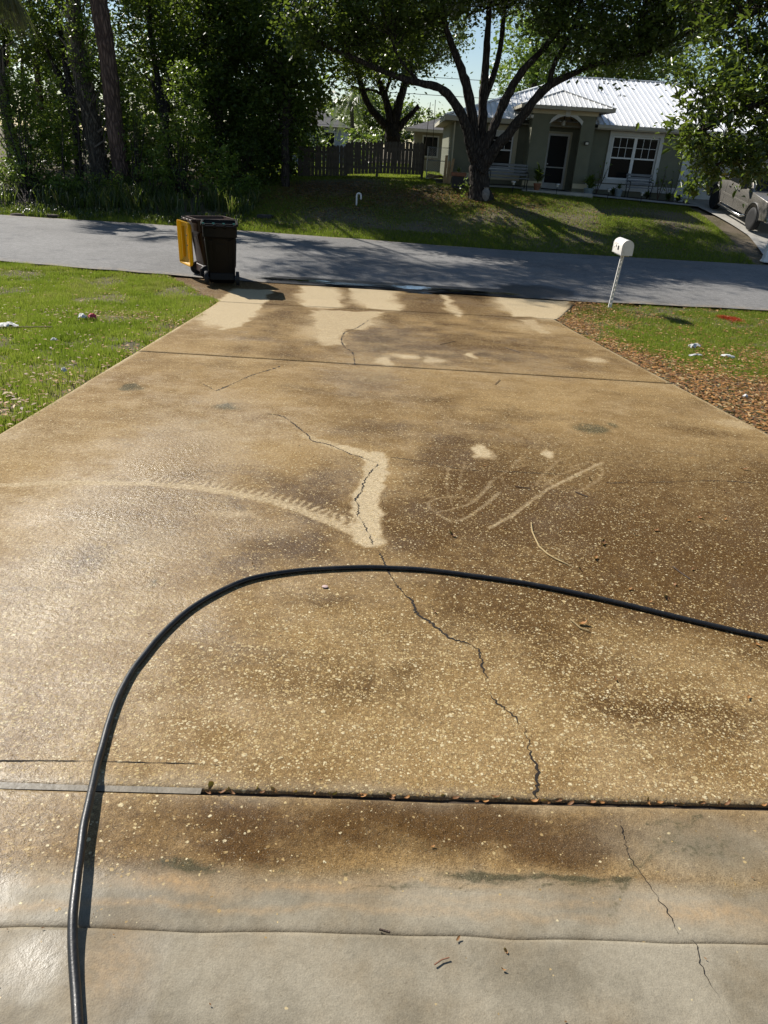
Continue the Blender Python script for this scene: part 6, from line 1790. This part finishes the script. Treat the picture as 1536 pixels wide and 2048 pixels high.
# red marking paint sprayed across the grass
P = np.array(MISC['red'])
nn = 2600
t_ = rng.random(nn)
x = np.interp(t_, [0, .5, 1], P[:, 0] - .15) + rng.normal(size=nn) * .05
y = np.interp(t_, [0, .5, 1], [13.72, 13.62, 13.40]) + rng.normal(size=nn) * .05
o = blades('painted_grass', x, y, .03 + .035 * rng.random(nn), .012, rng.random(nn), M['red_grass'], 'streak of red marking paint on the right lawn', -.04)


# ---------------------------------------------------------------- litter on the lawns
def crumple(name, loc, sx, sy, sz, mat, label, seed, cat='litter'):
    r = np.random.default_rng(seed)
    n = 9
    u = np.linspace(-1, 1, n)
    U, V = np.meshgrid(u, u)
    X = U * sx * (1 + .2 * r.normal(size=U.shape) * .4); Y = V * sy * (1 + .2 * r.normal(size=U.shape) * .4)
    Z = sz * (r.random(U.shape) * .8 + .6 * np.clip(1 - U ** 2 - .6 * V ** 2, 0, 1))
    o = link(name, np_mesh(name, np.stack([X, Y, Z], -1).reshape(-1, 3), grid_faces(n, n)), mat)
    o.location = loc
    o.rotation_euler = (0, 0, r.random() * 3)
    return tag(o, label, cat)


Lq = MISC['litterL']; Rq = MISC['litterR']
zz = lambda p, d=-.01: (p[0], p[1], gz_(p[0], p[1]) + d)
crumple('paper_scrap', zz(Lq[0]), .12, .07, .06, M['paper'], 'crumpled white paper at the left edge of the lawn', 1)
crumple('paper_scrap', zz(Lq[1]), .055, .04, .06, M['paper'], 'white wrapper scrap beside the red one on the left lawn', 2)
crumple('candy_wrapper', zz((Lq[1][0] + .11, Lq[1][1] + .05)), .05, .05, .07, M['red_paper'], 'small red wrapper on the left lawn', 3)
crumple('paper_scrap', zz(Lq[2]), .035, .02, .03, M['paper'], 'tiny white scrap in the middle of the left lawn', 4)
crumple('paper_scrap', zz(Lq[3]), .022, .02, .04, M['paper'], 'tiny pale scrap low on the left lawn near the concrete', 5)
crumple('paper_scrap', zz(Rq[0]), .09, .05, .06, M['paper'], 'crumpled white scrap, uppermost on the right lawn', 6)
crumple('plastic_strip', zz(Rq[1], .0), .11, .022, .025, M['paper'], 'long white strip below the crumpled scrap on the right lawn', 7)
crumple('plastic_strip', zz(Rq[2], .0), .08, .028, .03, M['paper'], 'white strip farthest right on the right lawn', 8)
crumple('paper_scrap', zz(Rq[3], .0), .025, .02, .03, M['paper'], 'tiny pale scrap low on the right lawn', 9)
st = MB().tube([(-5.2, 8.15, gz_(-5.2, 8.15) + .01), (-4.7, 8.25, gz_(-4.7, 8.25) + .02), (-4.2, 8.55, gz_(-4.2, 8.55) + .01)], .007, 6).build('dry_stick', M['twig'])
tag(st, 'thin pale stick lying by the white paper on the left lawn', 'stick')

# ---------------------------------------------------------------- the hose
hl = smooth_line([(a, b, 0) for a, b in HOSE], .03)
hz = dz(hl[:, 1]) + .0112
yj = np.interp(hl[:, 0], [p[0] for p in JAP], [p[1] for p in JAP])
hz += np.where(hl[:, 1] < yj, .005, 0)
hz = np.where((hl[:, 0] < -.3) & (hl[:, 1] > .86) & (hl[:, 1] < 1.40), np.maximum(hz, dz(hl[:, 1]) + .0112 + .018 * np.sin(np.clip((hl[:, 1] - .86) / .54, 0, 1) * math.pi) ** .6 + .010 * (hl[:, 1] < yj + .1)), hz)
hz = np.convolve(np.pad(hz, 3, 'edge'), np.ones(7) / 7, 'valid')
kx = (fbm(hl[:, 0], hl[:, 1], .35, 81) - .5) * .022
pts = [(hl[i, 0] + kx[i], hl[i, 1] + kx[i] * .7, hz[i]) for i in range(len(hl))]
tag(MB().tube(pts, .0108, 14).build('hose', M['hose'], None, True), 'thick black rubber hose looping across the driveway', 'hose')

# ---------------------------------------------------------------- twigs and fallen leaves on the concrete
def on_drive(p, d=.004): return (p[0], p[1], float(dz(p[1])) + d + (.005 if p[1] < .96 else 0))


tw = empty('fallen_twig', on_drive(TWIG[0]), 'curved pale twig lying on the concrete beyond the hose', 'twig')
b0 = Vector(on_drive(TWIG[0]))
pts = [Vector(on_drive(p, .006)) - b0 for p in TWIG]
MB().tube([tuple(p) for p in pts], [.0035, .004, .004, .0045, .004, .004, .003], 7).build('stem', M['twig'], tw, True)
for i in (1, 3, 5):
    a = pts[i]
    MB().tube([tuple(a), (a.x + .03, a.y - .012, a.z + .006)], [.003, .0015], 5).build('side_shoot', M['twig'], tw)
SKL = ['brown stick on the grey apron slab', 'dark stick right of the pale twig beyond the hose', 'pale stick among debris under the hose', 'thin dark stick on the middle slab near the street', 'thin stick farther right on the middle slab', 'tiny stick below the second joint', 'short dark stick right of the scribbled wash marks', 'tiny twig at the edge of the apron slab', 'thin stick at the top of the dark brown stain']
for k, l in enumerate(STICKS):
    o = MB().tube([on_drive(p, .006) for p in l], .003 if k else .0016, 6).build('fallen_stick', M['twig'] if k in (2,) else M['terracotta'] if k == 0 else M['twig_dark'], None, True)
    tag(o, SKL[k], 'stick')


def leaf_obj_mesh(seed):
    r = np.random.default_rng(seed)
    L, W = .034, .013
    u = np.linspace(-1, 1, 6)
    V, F = [], []
    for i, s in enumerate(u):
        w = W * math.sqrt(max(.02, 1 - abs(s) ** 2.2)) * .5
        z = .006 * (s * s) * (1 + .5 * r.normal())
        V += [(s * L / 2, -w, z + .003 + .002 * r.random()), (s * L / 2, 0, z + .001), (s * L / 2, w, z + .003 + .003 * r.random())]
    for i in range(5):
        for j in range(2): F.append((3 * i + j, 3 * i + j + 1, 3 * i + j + 4, 3 * i + j + 3))
    me = np_mesh('leaf', np.array(V), np.array(F), {'tint': np.full(len(V), r.random())}, True)
    me.materials.append(M['dead_leaf'])
    return me


LM = [leaf_obj_mesh(s) for s in range(8)]
r = np.random.default_rng(700)
for k, (p, s) in enumerate(LEAFDW):
    o = link('fallen_leaf', LM[k % 8])
    o.location = on_drive(p)
    kk = .55 if p[1] < 1.3 else (.8 if p[1] < 2.2 else 1.25)
    o.scale = (s * kk, s * kk * (.8 + .5 * r.random()), s * kk)
    o.rotation_euler = (r.normal() * .25, r.normal() * .25, r.random() * 6.28)
    tag(o, 'small brown dead leaf lying on the driveway concrete', 'leaf', 'fallen leaves on the driveway')
for k in range(46):
    x_ = -.47 + 1.9 * (k + r.random()) / 46
    y_ = float(np.interp(x_, [p[0] for p in JA], [p[1] for p in JA])) + r.normal() * .006
    o = link('joint_leaf', LM[k % 8])
    o.location = (x_, y_, float(dz(y_)) - .006 + .006 * r.random())
    sc = .5 + .35 * r.random()
    o.scale = (sc, sc, sc)
    o.rotation_euler = (r.normal() * .5, r.normal() * .4, r.normal() * .5)
    tag(o, 'red brown dead leaf wedged in the near driveway joint', 'leaf', 'dead leaves in the near joint')
o = link('upright_leaf', LM[1]); o.location = (-.435, 1.372, float(dz(1.37)) + .012); o.rotation_euler = (1.3, -1.3, .3); o.scale = (.95, 1.2, 1)
tag(o, 'dark pointed leaf standing upright in the near joint', 'leaf')
pbl = MB().lathe([(.004, 0), (.011, .002), (.010, .005), (.003, .007)], 10).build('pebble', M['pebble'], None, True)
pbl.location = on_drive((-.235, 2.53), .002)
pbl.scale = (1.3, 1, 1)
tag(pbl, 'small pink pebble just inside the hose loop', 'pebble')
# water standing in the left part of the joint
xs = np.linspace(-2.4, -.46, 60)
yc = np.interp(xs, [p[0] for p in JA], [p[1] for p in JA])
V = np.vstack([np.stack([xs, yc - .0125, dz(yc) - .0045], -1), np.stack([xs, yc + .0125, dz(yc) - .0045], -1)])
i = np.arange(59)
tag(link('joint_water', np_mesh('joint_water', V, np.stack([i, i + 1, i + 61, i + 60], -1)), M['murky']), 'water standing in the left part of the near joint', kind='structure')

# grit, bark crumbs and leaf bits strewn over the concrete
n1 = 900
x, y = scatter(n1, -1.2, 2.9, .72, 7.2)
keep = rng.random(n1) < np.clip(.15 + .7 * sm(.0, .9, x) * (1 - sm(3.5, 6.5, y)) + .5 * (y < 1.0), 0, 1)
x, y = x[keep], y[keep]
sz = (.004 + .010 * rng.random(len(x)) ** 2) * np.clip(y / 2.2, .7, 2.2)
o = flat_leaves('grit', x, y, dz(y) + .004 + np.where(y < .96, .005, 0), sz, sz * (.25 + .4 * rng.random(len(x))), M['dead_leaf'], 'tiny bark crumbs and leaf bits strewn over the concrete', tint=rng.random(len(x)) ** 2 * .9)
o['category'] = 'debris'
